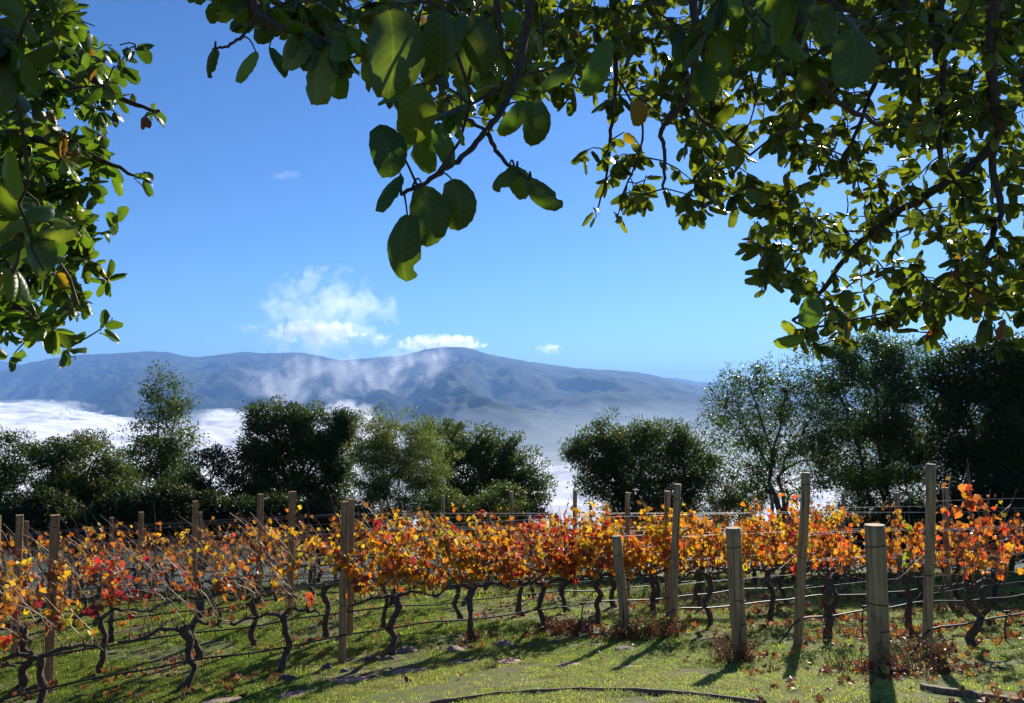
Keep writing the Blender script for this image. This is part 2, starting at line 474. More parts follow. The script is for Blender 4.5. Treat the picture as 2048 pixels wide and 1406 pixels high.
# ------------------------------------------------------------------ valley fog
FOGTOP = [(-900, 800), (-300, 800), (0, 803), (60, 806), (110, 812), (180, 824), (250, 836), (300, 842), (350, 838), (400, 830), (450, 826), (520, 822), (600, 824), (660, 818), (700, 812), (730, 818), (770, 845), (840, 870), (950, 890), (1060, 905), (1100, 928),
          (1200, 935), (1500, 930), (1700, 950), (2100, 960), (3000, 960)]
FOGR = [(-900, 4700), (0, 4700), (110, 4500), (250, 3400), (400, 3000), (560, 3300), (700, 3500), (770, 2500), (900, 1500), (1060, 1250), (1200, 1150), (1600, 1150), (3000, 1150)]
az = np.linspace(math.radians(-50), math.radians(52), 420)
pxs = pxaz(az); fy = interp(FOGTOP, pxs); fr = interp(FOGR, pxs)
vv = (703.0 - fy) / F
tel = (math.sin(PITCH) + vv * math.cos(PITCH)) / (math.cos(PITCH) - vv * math.sin(PITCH))
ZF = tel * fr
t = np.concatenate([np.linspace(0, 1, 130) ** 1.25, [1.03, 1.06, 1.10]])
TT, AZ = np.meshgrid(t, az, indexing='ij')
R_in = 560.0
Y = R_in + (fr[None] - R_in) * TT
X = Y * np.tan(AZ)
edge = np.clip((TT - 0.97) / 0.13, 0, 1)
zz = np.minimum(ZF[None] + 0 * TT, -18)
zin = -96.0
Z = zin + (zz - zin) * np.clip(TT, 0, 1) ** 1.3
puff = (1 - np.abs(2 * fbm(X / 260, Y / 420, 5, 0.55) - 1) * 1.5)
Z = Z + (puff - 0.7) * (16 + 30 * np.clip(Y / 4500, 0, 1)) * np.clip(TT * 4, 0, 1)
Z = Z + np.maximum(0, fbm(X / 120, Y / 300 + 40, 4) - 0.5) * 60 * np.clip((TT - .75) * 4, 0, 1) * (Y / 3500) * (np.interp(AZ, [math.radians(-34), math.radians(-18), math.radians(-6), math.radians(0)], [0.25, 0.7, 1.3, .4]))
Z = Z - edge ** 1.5 * 120
na = len(az); nr2 = len(t)
i2 = np.arange(nr2 - 1)[:, None] * na + np.arange(na - 1)[None]
Q = np.stack([i2, i2 + 1, i2 + na + 1, i2 + na], -1).reshape(-1, 4)
fa = np.clip(1 - np.clip((TT - 0.80) / 0.26, 0, 1), 0, 1)
fmb = MB(); fmb.add(np.stack([X, Y, Z], -1), None, Q, np.repeat(fa.reshape(-1, 1), 3, 1))
m, nt, p = mat('valley_fog_top')
a = N(nt, 'ShaderNodeAttribute'); a.attribute_name = 'Col'
n1 = noise_(nt, 0.011, 6, 0.62, objcoord(nt, (1, 0.5, 1)))
al = math_(nt, 'MULTIPLY_ADD', n1, 1.6, -0.8)
al = math_(nt, 'ADD', al, math_(nt, 'MULTIPLY_ADD', a.outputs['Fac'], 1.9, -0.55))
al = math_(nt, 'MINIMUM', math_(nt, 'MAXIMUM', al, 0.0), 1.0)
p.inputs['Base Color'].default_value = (0.95, 0.95, 0.95, 1); p.inputs['Roughness'].default_value = 1; p.inputs['Specular IOR Level'].default_value = 0
tr = N(nt, 'ShaderNodeBsdfTranslucent'); tr.inputs[0].default_value = (0.95, 0.95, 0.95, 1)
tp = N(nt, 'ShaderNodeBsdfTransparent')
ma = N(nt, 'ShaderNodeMixShader'); ma.inputs[0].default_value = 0.12
L(nt, p.outputs[0], ma.inputs[1]); L(nt, tr.outputs[0], ma.inputs[2])
mb_ = N(nt, 'ShaderNodeMixShader'); L(nt, al, mb_.inputs[0]); L(nt, tp.outputs[0], mb_.inputs[1]); L(nt, ma.outputs[0], mb_.inputs[2])
L(nt, mb_.outputs[0], nt.nodes['Material Output'].inputs['Surface'])
fog = fmb.build('valley_fog', m)
tag(fog, 'bank of white morning fog filling the valley below the mountain', kind='stuff')

# ------------------------------------------------------------------ clouds and mist as real volumes
def blob(name, px, py, rx, ry, D, depth, density, nscale, thr, label, col=(1, 1, 1), warp=0.0, seed=0.0, aniso=0.55, soft=0.25):
    c = at(px, py, D); s = D / F
    mb = MB()
    nu, nv = 20, 12
    V = []; 
    for i in range(nv + 1):
        for j in range(nu):
            th = PI * i / nv; ph = 2 * PI * j / nu
            V.append((math.sin(th) * math.cos(ph) * rx * s, math.sin(th) * math.sin(ph) * depth, math.cos(th) * ry * s))
    Q = [(i * nu + j, (i + 1) * nu + j, (i + 1) * nu + (j + 1) % nu, i * nu + (j + 1) % nu) for i in range(nv) for j in range(nu)]
    mb.add(V, None, Q)
    m = bpy.data.materials.new(name + '_vapour'); m.use_nodes = True; nt = m.node_tree
    nt.nodes.remove(nt.nodes['Principled BSDF'])
    vol = N(nt, 'ShaderNodeVolumePrincipled'); vol.inputs['Color'].default_value = (*col, 1); vol.inputs['Anisotropy'].default_value = aniso
    oc = objcoord(nt, (1 / (rx * s), 1 / depth, 1 / (ry * s)))
    ln = N(nt, 'ShaderNodeVectorMath'); ln.operation = 'LENGTH'; L(nt, oc, ln.inputs[0])
    mp = N(nt, 'ShaderNodeMapping'); mp.inputs['Location'].default_value = (seed, seed * 1.7, seed * .6)
    tc = N(nt, 'ShaderNodeTexCoord'); L(nt, tc.outputs['Object'], mp.inputs[0])
    n1 = noise_(nt, nscale, 5, 0.62, mp.outputs[0], warp)
    n1 = math_(nt, 'MULTIPLY_ADD', n1, 2.1, -0.55)
    d = math_(nt, 'SUBTRACT', math_(nt, 'ADD', n1, math_(nt, 'MULTIPLY', ln.outputs['Value'], -0.42)), thr)
    d = math_(nt, 'MINIMUM', math_(nt, 'MAXIMUM', math_(nt, 'DIVIDE', d, soft), 0.0), 1.0)
    L(nt, math_(nt, 'MULTIPLY', d, density), vol.inputs['Density'])
    L(nt, vol.outputs[0], nt.nodes['Material Output'].inputs['Volume'])
    o = mb.build(name, m, loc=c)
    return tag(o, label, kind='stuff')
blob('cloud', 652, 630, 150, 105, 9900, 380, 0.0015, 0.0038, 0.17, 'thin white plume of vapour rising above the ridge', (0.97, 0.98, 1), 0.6, 3, soft=0.30)
blob('cloud', 634, 664, 104, 26, 9000, 150, 0.0085, 0.009, 0.16, 'bright flat streak of cloud below the thin plume', (1, 1, 1), 0.2, 11, soft=0.15)
blob('cloud', 882, 687, 96, 20, 9050, 150, 0.0085, 0.010, 0.12, 'white cap of cloud resting on the highest summit', (1, 1, 1), 0.2, 5, soft=0.15)
blob('cloud', 757, 679, 24, 17, 9100, 110, 0.006, 0.018, 0.22, 'small round white puff of cloud over the saddle', (1, 1, 1), 0.2, 8, soft=0.2)
blob('cloud', 1098, 697, 28, 12, 9300, 110, 0.006, 0.018, 0.24, 'small white fleck of cloud right of the summit', (1, 1, 1), 0.2, 9, soft=0.2)
blob('cloud', 497, 657, 36, 14, 9300, 110, 0.003, 0.016, 0.26, 'tiny faint fleck of cloud left of the bright streak', (1, 1, 1), 0.2, 2, soft=0.2)
blob('cloud', 572, 350, 34, 10, 9300, 110, 0.0007, 0.012, 0.10, 'faint wisp of cloud high in the blue sky', (1, 1, 1), 0.2, 1, soft=0.3)
blob('mist', 585, 765, 150, 105, 4500, 230, 0.0034, 0.0052, 0.30, 'torn veil of mist hanging on the mountain face left of the saddle', (0.97, 0.95, 0.97), 0.5, 4, soft=0.25)
blob('mist', 785, 740, 140, 75, 4500, 230, 0.0032, 0.0060, 0.32, 'torn veil of mist hanging below the saddle and the summit', (0.97, 0.95, 0.97), 0.5, 14, soft=0.25)

blob('mist', 1230, 905, 560, 105, 1500, 330, 0.0011, 0.0008, -0.15, 'soft pale mist lying over the valley on the right below the ridge', (0.72, 0.85, 1), 0.1, 21, soft=0.9)
blob('mist', 60, 822, 170, 24, 4200, 200, 0.008, 0.013, 0.10, 'soft crest along the far edge of the fog bank on the left', (1, 1, 1), 0.4, 31, soft=0.3)
blob('mist', 450, 838, 110, 22, 2950, 130, 0.010, 0.018, 0.10, 'soft puffy crest of the fog bank right of the tall tree', (1, 1, 1), 0.4, 32, soft=0.3)
blob('mist', 700, 828, 66, 30, 3250, 110, 0.010, 0.020, 0.10, 'soft puffy crest of the fog bank behind the big dark oak', (1, 1, 1), 0.4, 33, soft=0.3)
# ------------------------------------------------------------------ haze
hb = MB(); box(hb, (0, 2000, (452 - 158) / 2), (30000, 32000, 452 + 158))
m = bpy.data.materials.new('blue_air'); m.use_nodes = True; nt = m.node_tree
nt.nodes.remove(nt.nodes['Principled BSDF'])
vol = N(nt, 'ShaderNodeVolumePrincipled')
vol.inputs['Color'].default_value = (0.19, 0.38, 0.76, 1); vol.inputs['Density'].default_value = 9.5e-5; vol.inputs['Anisotropy'].default_value = 0.25
L(nt, vol.outputs[0], nt.nodes['Material Output'].inputs['Volume'])
haze = hb.build('haze', m, smooth=False)
tag(haze, 'pale blue morning haze in the air', kind='stuff')
# ================================================================== trees beyond the vineyard
def leaf_quad(w=0.5, fold=0.12):
    """rhombic folded leaf, 4 tris, unit length along +y"""
    v = np.array([(0, 0, 0), (-w / 2, 0.45, fold), (0, 0.5, 0), (w / 2, 0.45, fold), (0, 1, 0)], float)
    t = np.array([(0, 2, 1), (0, 3, 2), (1, 2, 4), (2, 3, 4)])
    return v, t
LQ, LQT = leaf_quad()
L2 = np.array([(0, 0, 0), (-0.22, 0.5, 0.05), (0.22, 0.5, 0.05), (0, 1, 0)], float); L2T = np.array([(0, 2, 1), (1, 2, 3)])
def treeleaf(name, trans, rough, spec): return leaf_material(name, trans, rough, spec, tgain=(1.1, 1.25, 0.55))
M_TL_DARK = treeleaf('dark_oak_foliage', 0.46, 0.5, 0.22)
M_TL_MID = treeleaf('grey_green_foliage', 0.52, 0.5, 0.22)
M_TL_BAY = treeleaf('glossy_bay_foliage', 0.48, 0.42, 0.35)

def limb(mb, a, b, r0, r1, wig=0.12, k=6, n=6):
    a = np.asarray(a, float); b = np.asarray(b, float); L_ = np.linalg.norm(b - a)
    t = np.linspace(0, 1, n)[:, None]
    P = a + (b - a) * t
    P[:, 2] += (np.sin(t[:, 0] * PI) * L_ * 0.10)
    P[1:-1] += rng.normal(0, wig * L_ / n, (n - 2, 3))
    tube(mb, P, r0 + (r1 - r0) * t[:, 0] ** 0.8, k)
    return P

def tree(name, label, px, D, lobes, cols, m_leaf, bark, nclump, per, lsize, base_px=None, trunks=1, spread=0.22, shell=0.55, shoots=0.0, narrow=False, group='trees beyond the vineyard', limbs=26, upright=0.0, tr=0.13):
    """lobes: (px, py, rx, ry) ellipses of the crown as seen from the hilltop, at distance D."""
    nclump = int(nclump * 0.72); per = int(per * 1.95); spread *= 1.3; lsize *= 1.30
    bx = at(px, 785, D); bz = T1(bx[0], D)
    base = np.array([bx[0], D, bz])
    root = empty(name, base, label, 'bush' if 'shrub' in name or 'bush' in name else 'tree', group)
    cs = []
    for l in lobes:
        dd = D + (l[4] if len(l) > 4 else 0)
        c = at(l[0], l[1], dd); s = dd / F
        cs.append((c, np.array([l[2] * s, 0.85 * (l[2] + l[3]) / 2 * s * 1.1, l[3] * s])))
    vol = np.array([q[1][0] * q[1][2] for q in cs]); pr = vol / vol.sum()
    idx = rng.choice(len(cs), nclump, p=pr)
    C = np.array([cs[i][0] for i in idx]); R = np.array([cs[i][1] for i in idx])
    d = norm(rng.normal(size=(nclump, 3)))
    rad = rng.uniform(0, 1, nclump) ** (1 / 3.0) * (1 - shell) + shell * rng.uniform(0.78, 1.06, nclump)
    P = C + d * R * rad[:, None]
    if shoots:
        q = rng.uniform(size=nclump) < shoots
        P[q] += np.stack([rng.normal(0, .12, q.sum()), rng.normal(0, .12, q.sum()), rng.uniform(0.05, 0.55, q.sum())], 1)
    g = terr(P[:, 0], P[:, 1]); keep = P[:, 2] > g + 0.1
    P = P[keep]; C = C[keep]
    nc = len(P)
    # leaves: each clump a little spray of leaves
    n = nc * per
    ci = np.repeat(np.arange(nc), per)
    cs_ = rng.uniform(0.55, 1.35, nc) * spread
    off = norm(rng.normal(size=(n, 3))) * (rng.uniform(0.15, 1, (n, 1)) ** 0.5 * 1.55) * cs_[ci][:, None] * np.array([1, 1, 0.7])
    off = off * (1 + 0 * off)
    pos = P[ci] + off
    outd = norm(P - C)[ci]
    tip = norm(rng.normal(size=(n, 3)) + 0.5 * outd + np.array([0, 0, upright]) + 0.4 * norm(off))
    nr = norm(rng.normal(size=(n, 3)) * 0.45 + np.array([0, 0, 0.5]) + 0.6 * outd + 0.9 * norm(off))
    M = frames(tip, nr)
    sz = lsize * rng.uniform(0.65, 1.35, n)
    if narrow: M = M * np.array([0.62, 1.15, 1])[None, None, :]
    base_c = np.array(cols)[rng.integers(0, len(cols), nc)]
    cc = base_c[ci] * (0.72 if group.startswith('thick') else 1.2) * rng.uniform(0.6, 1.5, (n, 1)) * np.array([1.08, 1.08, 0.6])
    mb = MB(); scatter(mb, L2, L2T, M, pos, sz, np.clip(cc, 0, 1))
    # woody parts
    wb = MB(); 
    ctr = np.mean([q[0] for q in cs], 0)
    lows = []
    tr *= 0.62
    for t_ in range(trunks):
        tb = MB()
        b = base + np.array([rng.normal(0, .22 * (trunks > 1)), rng.normal(0, .22 * (trunks > 1)), -0.15])
        tgt = cs[t_ % len(cs)][0] * 0.6 + ctr * 0.4
        top = b + (tgt - b) * 0.62
        r = tr * rng.uniform(0.75, 1.1)
        pp = limb(tb, b, top, r, r * 0.6, 0.2, 8, 8)
        lows += [pp[4], pp[6], pp[7]]
        tb.build('trunk', bark, root, loc=-base)
    lows = np.array(lows)
    mids = []
    for (c, rr) in cs:
        a = lows[np.argmin(np.linalg.norm(lows - c, axis=1))]
        pp = limb(wb, a, c + np.array([0, 0, -0.1 * rr[2]]), tr * 0.5, tr * 0.22, 0.2, 6, 7); mids += list(pp[2:])
    mids = np.array(mids)
    for i in rng.choice(nc, min(nc, limbs), replace=False):
        a = mids[np.argmin(np.linalg.norm(mids - P[i], axis=1))]
        limb(wb, a, P[i], tr * 0.16, 0.008, 0.25, 4, 5)
    tag(wb.build('limbs', bark, root, loc=-base), kind='stuff')
    tag(mb.build('crown', m_leaf, root, smooth=False, loc=-base), kind='stuff')
    return root

OAKD = [(0.045, 0.062, 0.022), (0.035, 0.05, 0.02), (0.06, 0.078, 0.026)]
OAKM = [(0.06, 0.08, 0.03), (0.075, 0.09, 0.038), (0.05, 0.07, 0.026)]
OLIVE = [(0.06, 0.075, 0.02), (0.05, 0.062, 0.018), (0.075, 0.085, 0.026)]
GREY = [(0.11, 0.125, 0.065), (0.09, 0.11, 0.05), (0.13, 0.14, 0.07)]
BAY = [(0.055, 0.09, 0.03), (0.075, 0.11, 0.034), (0.045, 0.07, 0.025)]
tree('oak_tree', 'dark olive oak at the far left edge of the treeline', 20, 26, [(10, 925, 75, 55), (-70, 940, 80, 70), (30, 985, 90, 60), (0, 1045, 100, 60), (60, 1060, 90, 45)], OLIVE, M_TL_DARK, M_TREEBARK, 330, 62, 0.075, spread=0.20)
tree('oak_tree', 'rounded olive green oak second from the left in the treeline', 165, 24, [(165, 945, 78, 68), (110, 925, 45, 48), (205, 985, 62, 62), (150, 1025, 100, 62), (180, 888, 34, 22, 1)], OLIVE, M_TL_DARK, M_TREEBARK, 480, 66, 0.068, spread=0.17)
tree('oak_tree', 'tall slender light green tree rising above the fog with two pointed tops', 318, 31, [(322, 800, 30, 46), (362, 812, 18, 40), (330, 870, 60, 52), (300, 915, 62, 45), (355, 925, 50, 50), (320, 985, 84, 60), (310, 1040, 90, 50)], OAKM, M_TL_MID, M_TREEBARK, 420, 42, 0.09, spread=0.24, shoots=0.3, tr=0.15)
tree('oak_tree', 'low dark oak between the tall slender tree and the big dark oak', 410, 25, [(420, 950, 62, 48), (360, 1000, 70, 45), (450, 1000, 80, 55), (400, 1050, 100, 40), (430, 912, 22, 18)], OAKD, M_TL_DARK, M_TREEBARK, 330, 60, 0.07, spread=0.19)
tree('oak_tree', 'big dark broad oak in the middle of the left half of the treeline', 590, 27, [(560, 880, 74, 55), (640, 872, 62, 52), (590, 850, 58, 40), (680, 905, 38, 58), (515, 935, 48, 52), (600, 950, 112, 62), (590, 1015, 125, 55), (600, 1060, 120, 40), (530, 835, 30, 26), (690, 850, 20, 25)], OAKD, M_TL_DARK, M_TREEBARK, 950, 60, 0.078, spread=0.20, shoots=0.12, limbs=50, tr=0.2)
tree('willow_shrub', 'feathery grey green willow-like shrub right of the big dark oak', 800, 24, [(745, 890, 38, 52), (800, 880, 45, 48), (850, 930, 48, 60), (760, 950, 58, 55), (810, 990, 85, 50), (775, 1020, 70, 30)], GREY, M_TL_MID, M_TREEBARK, 620, 70, 0.055, spread=0.15, shoots=0.4, narrow=True, upright=0.6, trunks=3, tr=0.05, limbs=120)
tree('oak_tree', 'broad oak with lit edges sloping down to the pale gap in the treeline', 960, 28, [(880, 890, 52, 46), (930, 880, 48, 36), (985, 915, 48, 42), (1035, 930, 36, 40), (945, 945, 85, 48), (1060, 975, 40, 36), (980, 990, 95, 40), (960, 1035, 110, 40)], OAKM, M_TL_MID, M_TREEBARK, 720, 50, 0.08, spread=0.20, shoots=0.2, limbs=50)
tree('low_shrub', 'low olive shrub in front of the broad oak just behind the vines', 960, 22, [(890, 1015, 46, 34), (955, 1022, 40, 24), (1010, 1008, 40, 34), (1055, 1030, 30, 20), (960, 1050, 110, 30)], OAKM, M_TL_MID, M_TREEBARK, 300, 55, 0.06, spread=0.15, trunks=3, tr=0.04)
tree('oak_tree', 'wispy spreading oak right of the pale gap in the treeline', 1290, 25, [(1190, 905, 50, 40), (1240, 890, 48, 38), (1320, 880, 70, 36), (1290, 930, 120, 50), (1390, 920, 42, 52), (1310, 975, 105, 45), (1215, 965, 60, 42), (1300, 1015, 100, 36), (1300, 1050, 90, 26), (1200, 860, 20, 16), (1155, 905, 26, 14)], OAKM, M_TL_MID, M_TREEBARK, 800, 55, 0.07, spread=0.19, shoots=0.25, limbs=70)
tree('low_shrub', 'small pale green shrub between the wispy oak and the red barked tree', 1455, 24, [(1440, 985, 40, 32), (1490, 995, 45, 26), (1460, 1020, 60, 24)], GREY, M_TL_MID, M_TREEBARK, 130, 50, 0.06, spread=0.16, trunks=3, tr=0.04)
tree('madrone_tree', 'airy tree with reddish trunks fanning out and open pale gaps in its crown', 1580, 24, [(1450, 810, 38, 42), (1500, 765, 52, 34), (1480, 850, 66, 48), (1570, 780, 66, 58), (1560, 870, 75, 60), (1500, 925, 60, 45), (1620, 830, 70, 75), (1640, 920, 66, 60), (1570, 960, 90, 36)], BAY, M_TL_BAY, M_REDBARK, 500, 25, 0.095, spread=0.22, trunks=6, narrow=True, shell=0.75, limbs=210, tr=0.14)
tree('bay_tree', 'large dense dark green tree with leafy top under the oak branches', 1760, 25, [(1665, 740, 55, 45), (1740, 715, 70, 42), (1810, 725, 62, 48), (1730, 810, 110, 75), (1820, 840, 80, 80), (1740, 910, 115, 65), (1780, 980, 110, 50), (1760, 1040, 110, 40), (1640, 700, 34, 22)], BAY, M_TL_BAY, M_TREEBARK, 1000, 42, 0.095, spread=0.23, trunks=4, narrow=True, limbs=120, tr=0.12)
tree('bay_tree', 'dark dense tree filling the right edge of the treeline', 1990, 23, [(1920, 745, 60, 55), (1990, 735, 70, 62), (2080, 750, 80, 80), (1960, 850, 95, 85), (2060, 880, 95, 95), (1960, 950, 100, 60), (2060, 990, 90, 60), (1980, 1030, 110, 60)], [(0.035, 0.055, 0.022), (0.028, 0.045, 0.02)], M_TL_DARK, M_TREEBARK, 1250, 55, 0.085, spread=0.23, trunks=3, limbs=100, tr=0.14)
# darker undergrowth masses below the treeline on both sides
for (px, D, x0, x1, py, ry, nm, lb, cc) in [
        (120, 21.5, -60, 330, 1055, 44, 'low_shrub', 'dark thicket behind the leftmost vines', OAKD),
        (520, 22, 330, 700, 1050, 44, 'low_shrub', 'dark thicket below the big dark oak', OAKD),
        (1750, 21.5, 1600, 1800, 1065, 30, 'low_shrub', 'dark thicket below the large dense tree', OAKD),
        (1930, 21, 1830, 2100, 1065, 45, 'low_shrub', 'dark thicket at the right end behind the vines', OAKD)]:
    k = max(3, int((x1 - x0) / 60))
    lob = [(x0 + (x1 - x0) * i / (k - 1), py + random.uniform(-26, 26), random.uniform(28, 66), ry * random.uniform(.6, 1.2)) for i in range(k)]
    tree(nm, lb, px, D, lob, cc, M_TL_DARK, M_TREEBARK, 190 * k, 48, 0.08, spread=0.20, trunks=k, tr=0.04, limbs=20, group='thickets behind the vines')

# ------------------------------------------------------------------ power pylon and cables in the valley
pb = at(1327, 838, 420.0); gz = T1(pb[0], 420.0)
py_root = empty('power_pylon', (pb[0], 420.0, gz), 'steel lattice power pylon whose flat top shows above the wispy oak', 'pylon')
H_ = pb[2] - gz; O = np.array([pb[0], 420.0, gz])
s_ = 420.0 / F
def bar(mb, a, b, r): tube(mb, [a, b], r, 4)
tw = MB()
lv = [0, 0.3, 0.55, 0.75, 0.9, 1.0 - 12 * s_ / H_]
wd = [5.5, 4.2, 3.1, 2.3, 1.7, 1.5]
def crn(i): return [O + np.array([sx * wd[i] * 0.7, sy * wd[i] * 0.7, lv[i] * H_]) for sx, sy in ((-1, -1), (1, -1), (1, 1), (-1, 1))]
for i in range(5):
    A = crn(i); B = crn(i + 1)
    for q in range(4):
        bar(tw, A[q], B[q], 0.11); bar(tw, A[q], B[(q + 1) % 4], 0.06); bar(tw, A[(q + 1) % 4], B[q], 0.06); bar(tw, B[q], B[(q + 1) % 4], 0.06)
tw.build('tower', M_STEEL, py_root, loc=-O)
arm = MB(); w0, w1 = 24 * s_, 16 * s_; zb = O[2] + lv[5] * H_; zt = O[2] + H_
for sy in (-0.8, 0.8):
    Bp = [np.array([O[0] + x, O[1] + sy, zb]) for x in np.linspace(-w0, w0, 9)]
    Tp = [np.array([O[0] + x, O[1] + sy, zt]) for x in np.linspace(-w1, w1, 8)]
    bar(arm, Bp[0], Bp[-1], 0.13); bar(arm, Tp[0], Tp[-1], 0.13)
    for i in range(8): bar(arm, Bp[i], Tp[i], 0.09); bar(arm, Tp[i], Bp[i + 1], 0.09)
for x in (-w0, w0): bar(arm, (O[0] + x, O[1] - .8, zb), (O[0] + x, O[1] + .8, zb), 0.09)
arm.build('crossarm', M_STEEL, py_root, loc=-O)
for x in (-w0, 0, w0):
    ib = MB(); bar(ib, (O[0] + x, O[1], zb), (O[0] + x, O[1], zb - 3.0), 0.16); ib.build('insulator', M_STEEL, py_root, loc=-O)
for i, (x, dy_) in enumerate([(-w0, 0), (w0, 0)]):
    a = np.array([O[0] + x, O[1], zb - 3.0]); b = at(860 - 40 * i, 985, 330.0 - 15 * i)
    t = np.linspace(0, 1, 24)[:, None]; P = a + (b - a) * t; P[:, 2] -= 7.0 * 4 * (t[:, 0] * (1 - t[:, 0]))
    cb = MB(); tube(cb, P, 0.05, 4)
    o = cb.build('power_cable', M_STEEL)
    tag(o, ('upper' if i == 0 else 'lower') + ' thin power cable sagging across the pale gap between the trees', 'cable', 'power cables')

# small white house on the flank
hp = at(968, 746, 6900.0)
hr = empty('white_house', hp + np.array([0, 0, -6]), 'tiny white house high on the dark mountain flank right of the summit', 'house')
M_WHITE = simple('white_paint', (0.8, 0.8, 0.78), 0.6)
w_ = MB(); box(w_, (0, 0, 0), (15, 10, 12)); w_.build('wall', M_WHITE, hr, smooth=False)
rf = MB(); rf.add([(-8.5, -6, 6.02), (8.5, -6, 6.02), (8.5, 6, 6.02), (-8.5, 6, 6.02), (-8.5, 0, 10), (8.5, 0, 10)], [(0, 4, 3), (1, 2, 5)], [(0, 1, 5, 4), (2, 3, 4, 5), (0, 3, 2, 1)])
rf.build('roof', M_WHITE, hr, smooth=False)
# ================================================================== vineyard
U = np.array([math.cos(math.radians(30)), 0.5, 0.0]); NV = np.array([-0.5, math.cos(math.radians(30)), 0.0])
def rowpt(n, s):
    x = s * U[0] + n * NV[0]; y = s * U[1] + n * NV[1]
    return np.array([x, y, T1(x, y)])
def s_of_px(n, px):
    t = (px - 1024) / F
    return n * (0.5 + U[0] * t) / (U[0] - 0.5 * t)
def px_of(p):
    # pixel of a world point
    c, s_ = math.cos(PITCH), math.sin(PITCH)
    d = p[..., 1] * c + p[..., 2] * s_; v = -p[..., 1] * s_ + p[..., 2] * c
    return 1024 + F * p[..., 0] / d, 703 - F * v / d, d

ORD = ['first', 'second', 'third', 'fourth', 'fifth', 'sixth', 'seventh', 'eighth', 'ninth', 'tenth', 'eleventh', 'twelfth', 'thirteenth', 'fourteenth', 'fifteenth', 'sixteenth', 'seventeenth', 'eighteenth']

# --- leaf templates: five-lobed autumn vine leaves, cupped and curled
def vine_leaf(curl, fold, seed):
    r = np.random.default_rng(seed)
    ang = np.radians([-90, -55, -35, -8, 18, 42, 62, 90, 118, 138, 162, 188, 215, 235])
    rad = np.array([0.14, 0.44, 0.42, 0.52, 0.42, 0.57, 0.47, 0.62, 0.47, 0.57, 0.42, 0.52, 0.42, 0.44]) * r.uniform(0.88, 1.12, 14)
    x = rad * np.cos(ang); y = rad * np.sin(ang) + 0.38
    z = -curl * (x ** 2 + (y - 0.38) ** 2) * 1.6 + fold * np.abs(x) + r.normal(0, 0.045, 14)
    v = np.concatenate([[(0, 0.36, 0.02)], np.stack([x, y, z], 1)])
    t = np.array([(0, i + 1, (i + 1) % 14 + 1) for i in range(14)])
    return v, t
VL = [vine_leaf(0.5, 0.25, 1), vine_leaf(1.1, 0.1, 2), vine_leaf(-0.5, 0.5, 3), vine_leaf(0.9, 0.6, 4)]
def small_leaf(seed):
    r = np.random.default_rng(seed)
    v = np.array([(0, 0, 0), (-0.5, 0.15, 0.1), (-0.3, 0.42, 0.02), (-0.42, 0.75, 0.14), (0, 1.0, -0.1), (0.42, 0.75, 0.14), (0.3, 0.42, 0.02), (0.5, 0.15, 0.1), (0, 0.4, 0)]) + r.normal(0, 0.04, (9, 3))
    t = np.array([(8, i, (i + 1) % 8) for i in range(8)])
    return v, t
SL = [small_leaf(1), small_leaf(2)]
PALC = {'yellow': (0.70, 0.44, 0.035), 'gold': (0.68, 0.32, 0.03), 'orange': (0.62, 0.20, 0.025), 'rust': (0.42, 0.14, 0.035), 'brown': (0.25, 0.115, 0.05),
        'red': (0.62, 0.05, 0.03), 'crimson': (0.33, 0.025, 0.025), 'lime': (0.38, 0.38, 0.04), 'coral': (0.66, 0.15, 0.05)}
PALN = list(PALC)
M_VLEAF = leaf_material('autumn_vine_leaf', trans=0.55, rough=0.45, spec=0.45, tgain=(1.15, 1.1, 0.6), objvar=0.45)
LEAFMESH = {}
def leaf_mesh(k, shape):
    if (k, shape) not in LEAFMESH:
        v, t = VL[shape]
        mb = MB(); mb.add(v, t, None, PALC[k]); LEAFMESH[(k, shape)] = mb.mesh('leaf', M_VLEAF, smooth=False)
    return LEAFMESH[(k, shape)]

def palette(px, row, h):
    """autumn colours along the vineyard; h = height in the canopy 0..1"""
    w = {'yellow': .2, 'gold': .35, 'orange': .3, 'rust': .3, 'brown': .15, 'red': .03, 'crimson': .02, 'lime': .03, 'coral': .05}
    if px < 200:
        w.update(yellow=1.7 if row in ('R1', 'R2') and h < .6 else .25, gold=.7, orange=.35, rust=.35, brown=.2, lime=.25 if h < .5 else 0)
    elif px < 380:
        w.update(red=1.1, crimson=.45, coral=.6, yellow=.05, gold=.15, rust=.4, orange=.15) if row in ('R1', 'R2') else w.update(yellow=.25, gold=.35, rust=.6, brown=.3)
    elif px < 680:
        w.update(yellow=.3, gold=.45, rust=.5, brown=.35, orange=.3, crimson=.04, lime=.06)
    elif px < 1020:
        w.update(yellow=.75, gold=.75, lime=.28, orange=.25 + .3 * h, rust=.12 + .5 * h, brown=.06, red=.02 + .1 * h, crimson=.12 * h)
    elif px < 1160:
        w.update(yellow=.3, gold=.5, orange=.5, rust=.4, red=.12 + .45 * h, crimson=.12 + .7 * h)
    elif px < 1380:
        w.update(yellow=.55, gold=.75, orange=.5, rust=.25, crimson=.10 * h, lime=.08)
    elif px < 1620:
        w.update(yellow=.4, gold=.6, orange=.6, rust=.35, brown=.12, coral=.1)
    elif px < 1880:
        w.update(yellow=.25, gold=.5, orange=.65, rust=.4, brown=.15, coral=.15)
    else:
        w.update(yellow=.06, gold=.15, orange=.5, rust=.5, coral=.9, red=.08, brown=.15, lime=0)
    w['rust'] += .15; w['brown'] += .18
    p_ = np.array([w[k] for k in PALN]); return p_ / p_.sum()

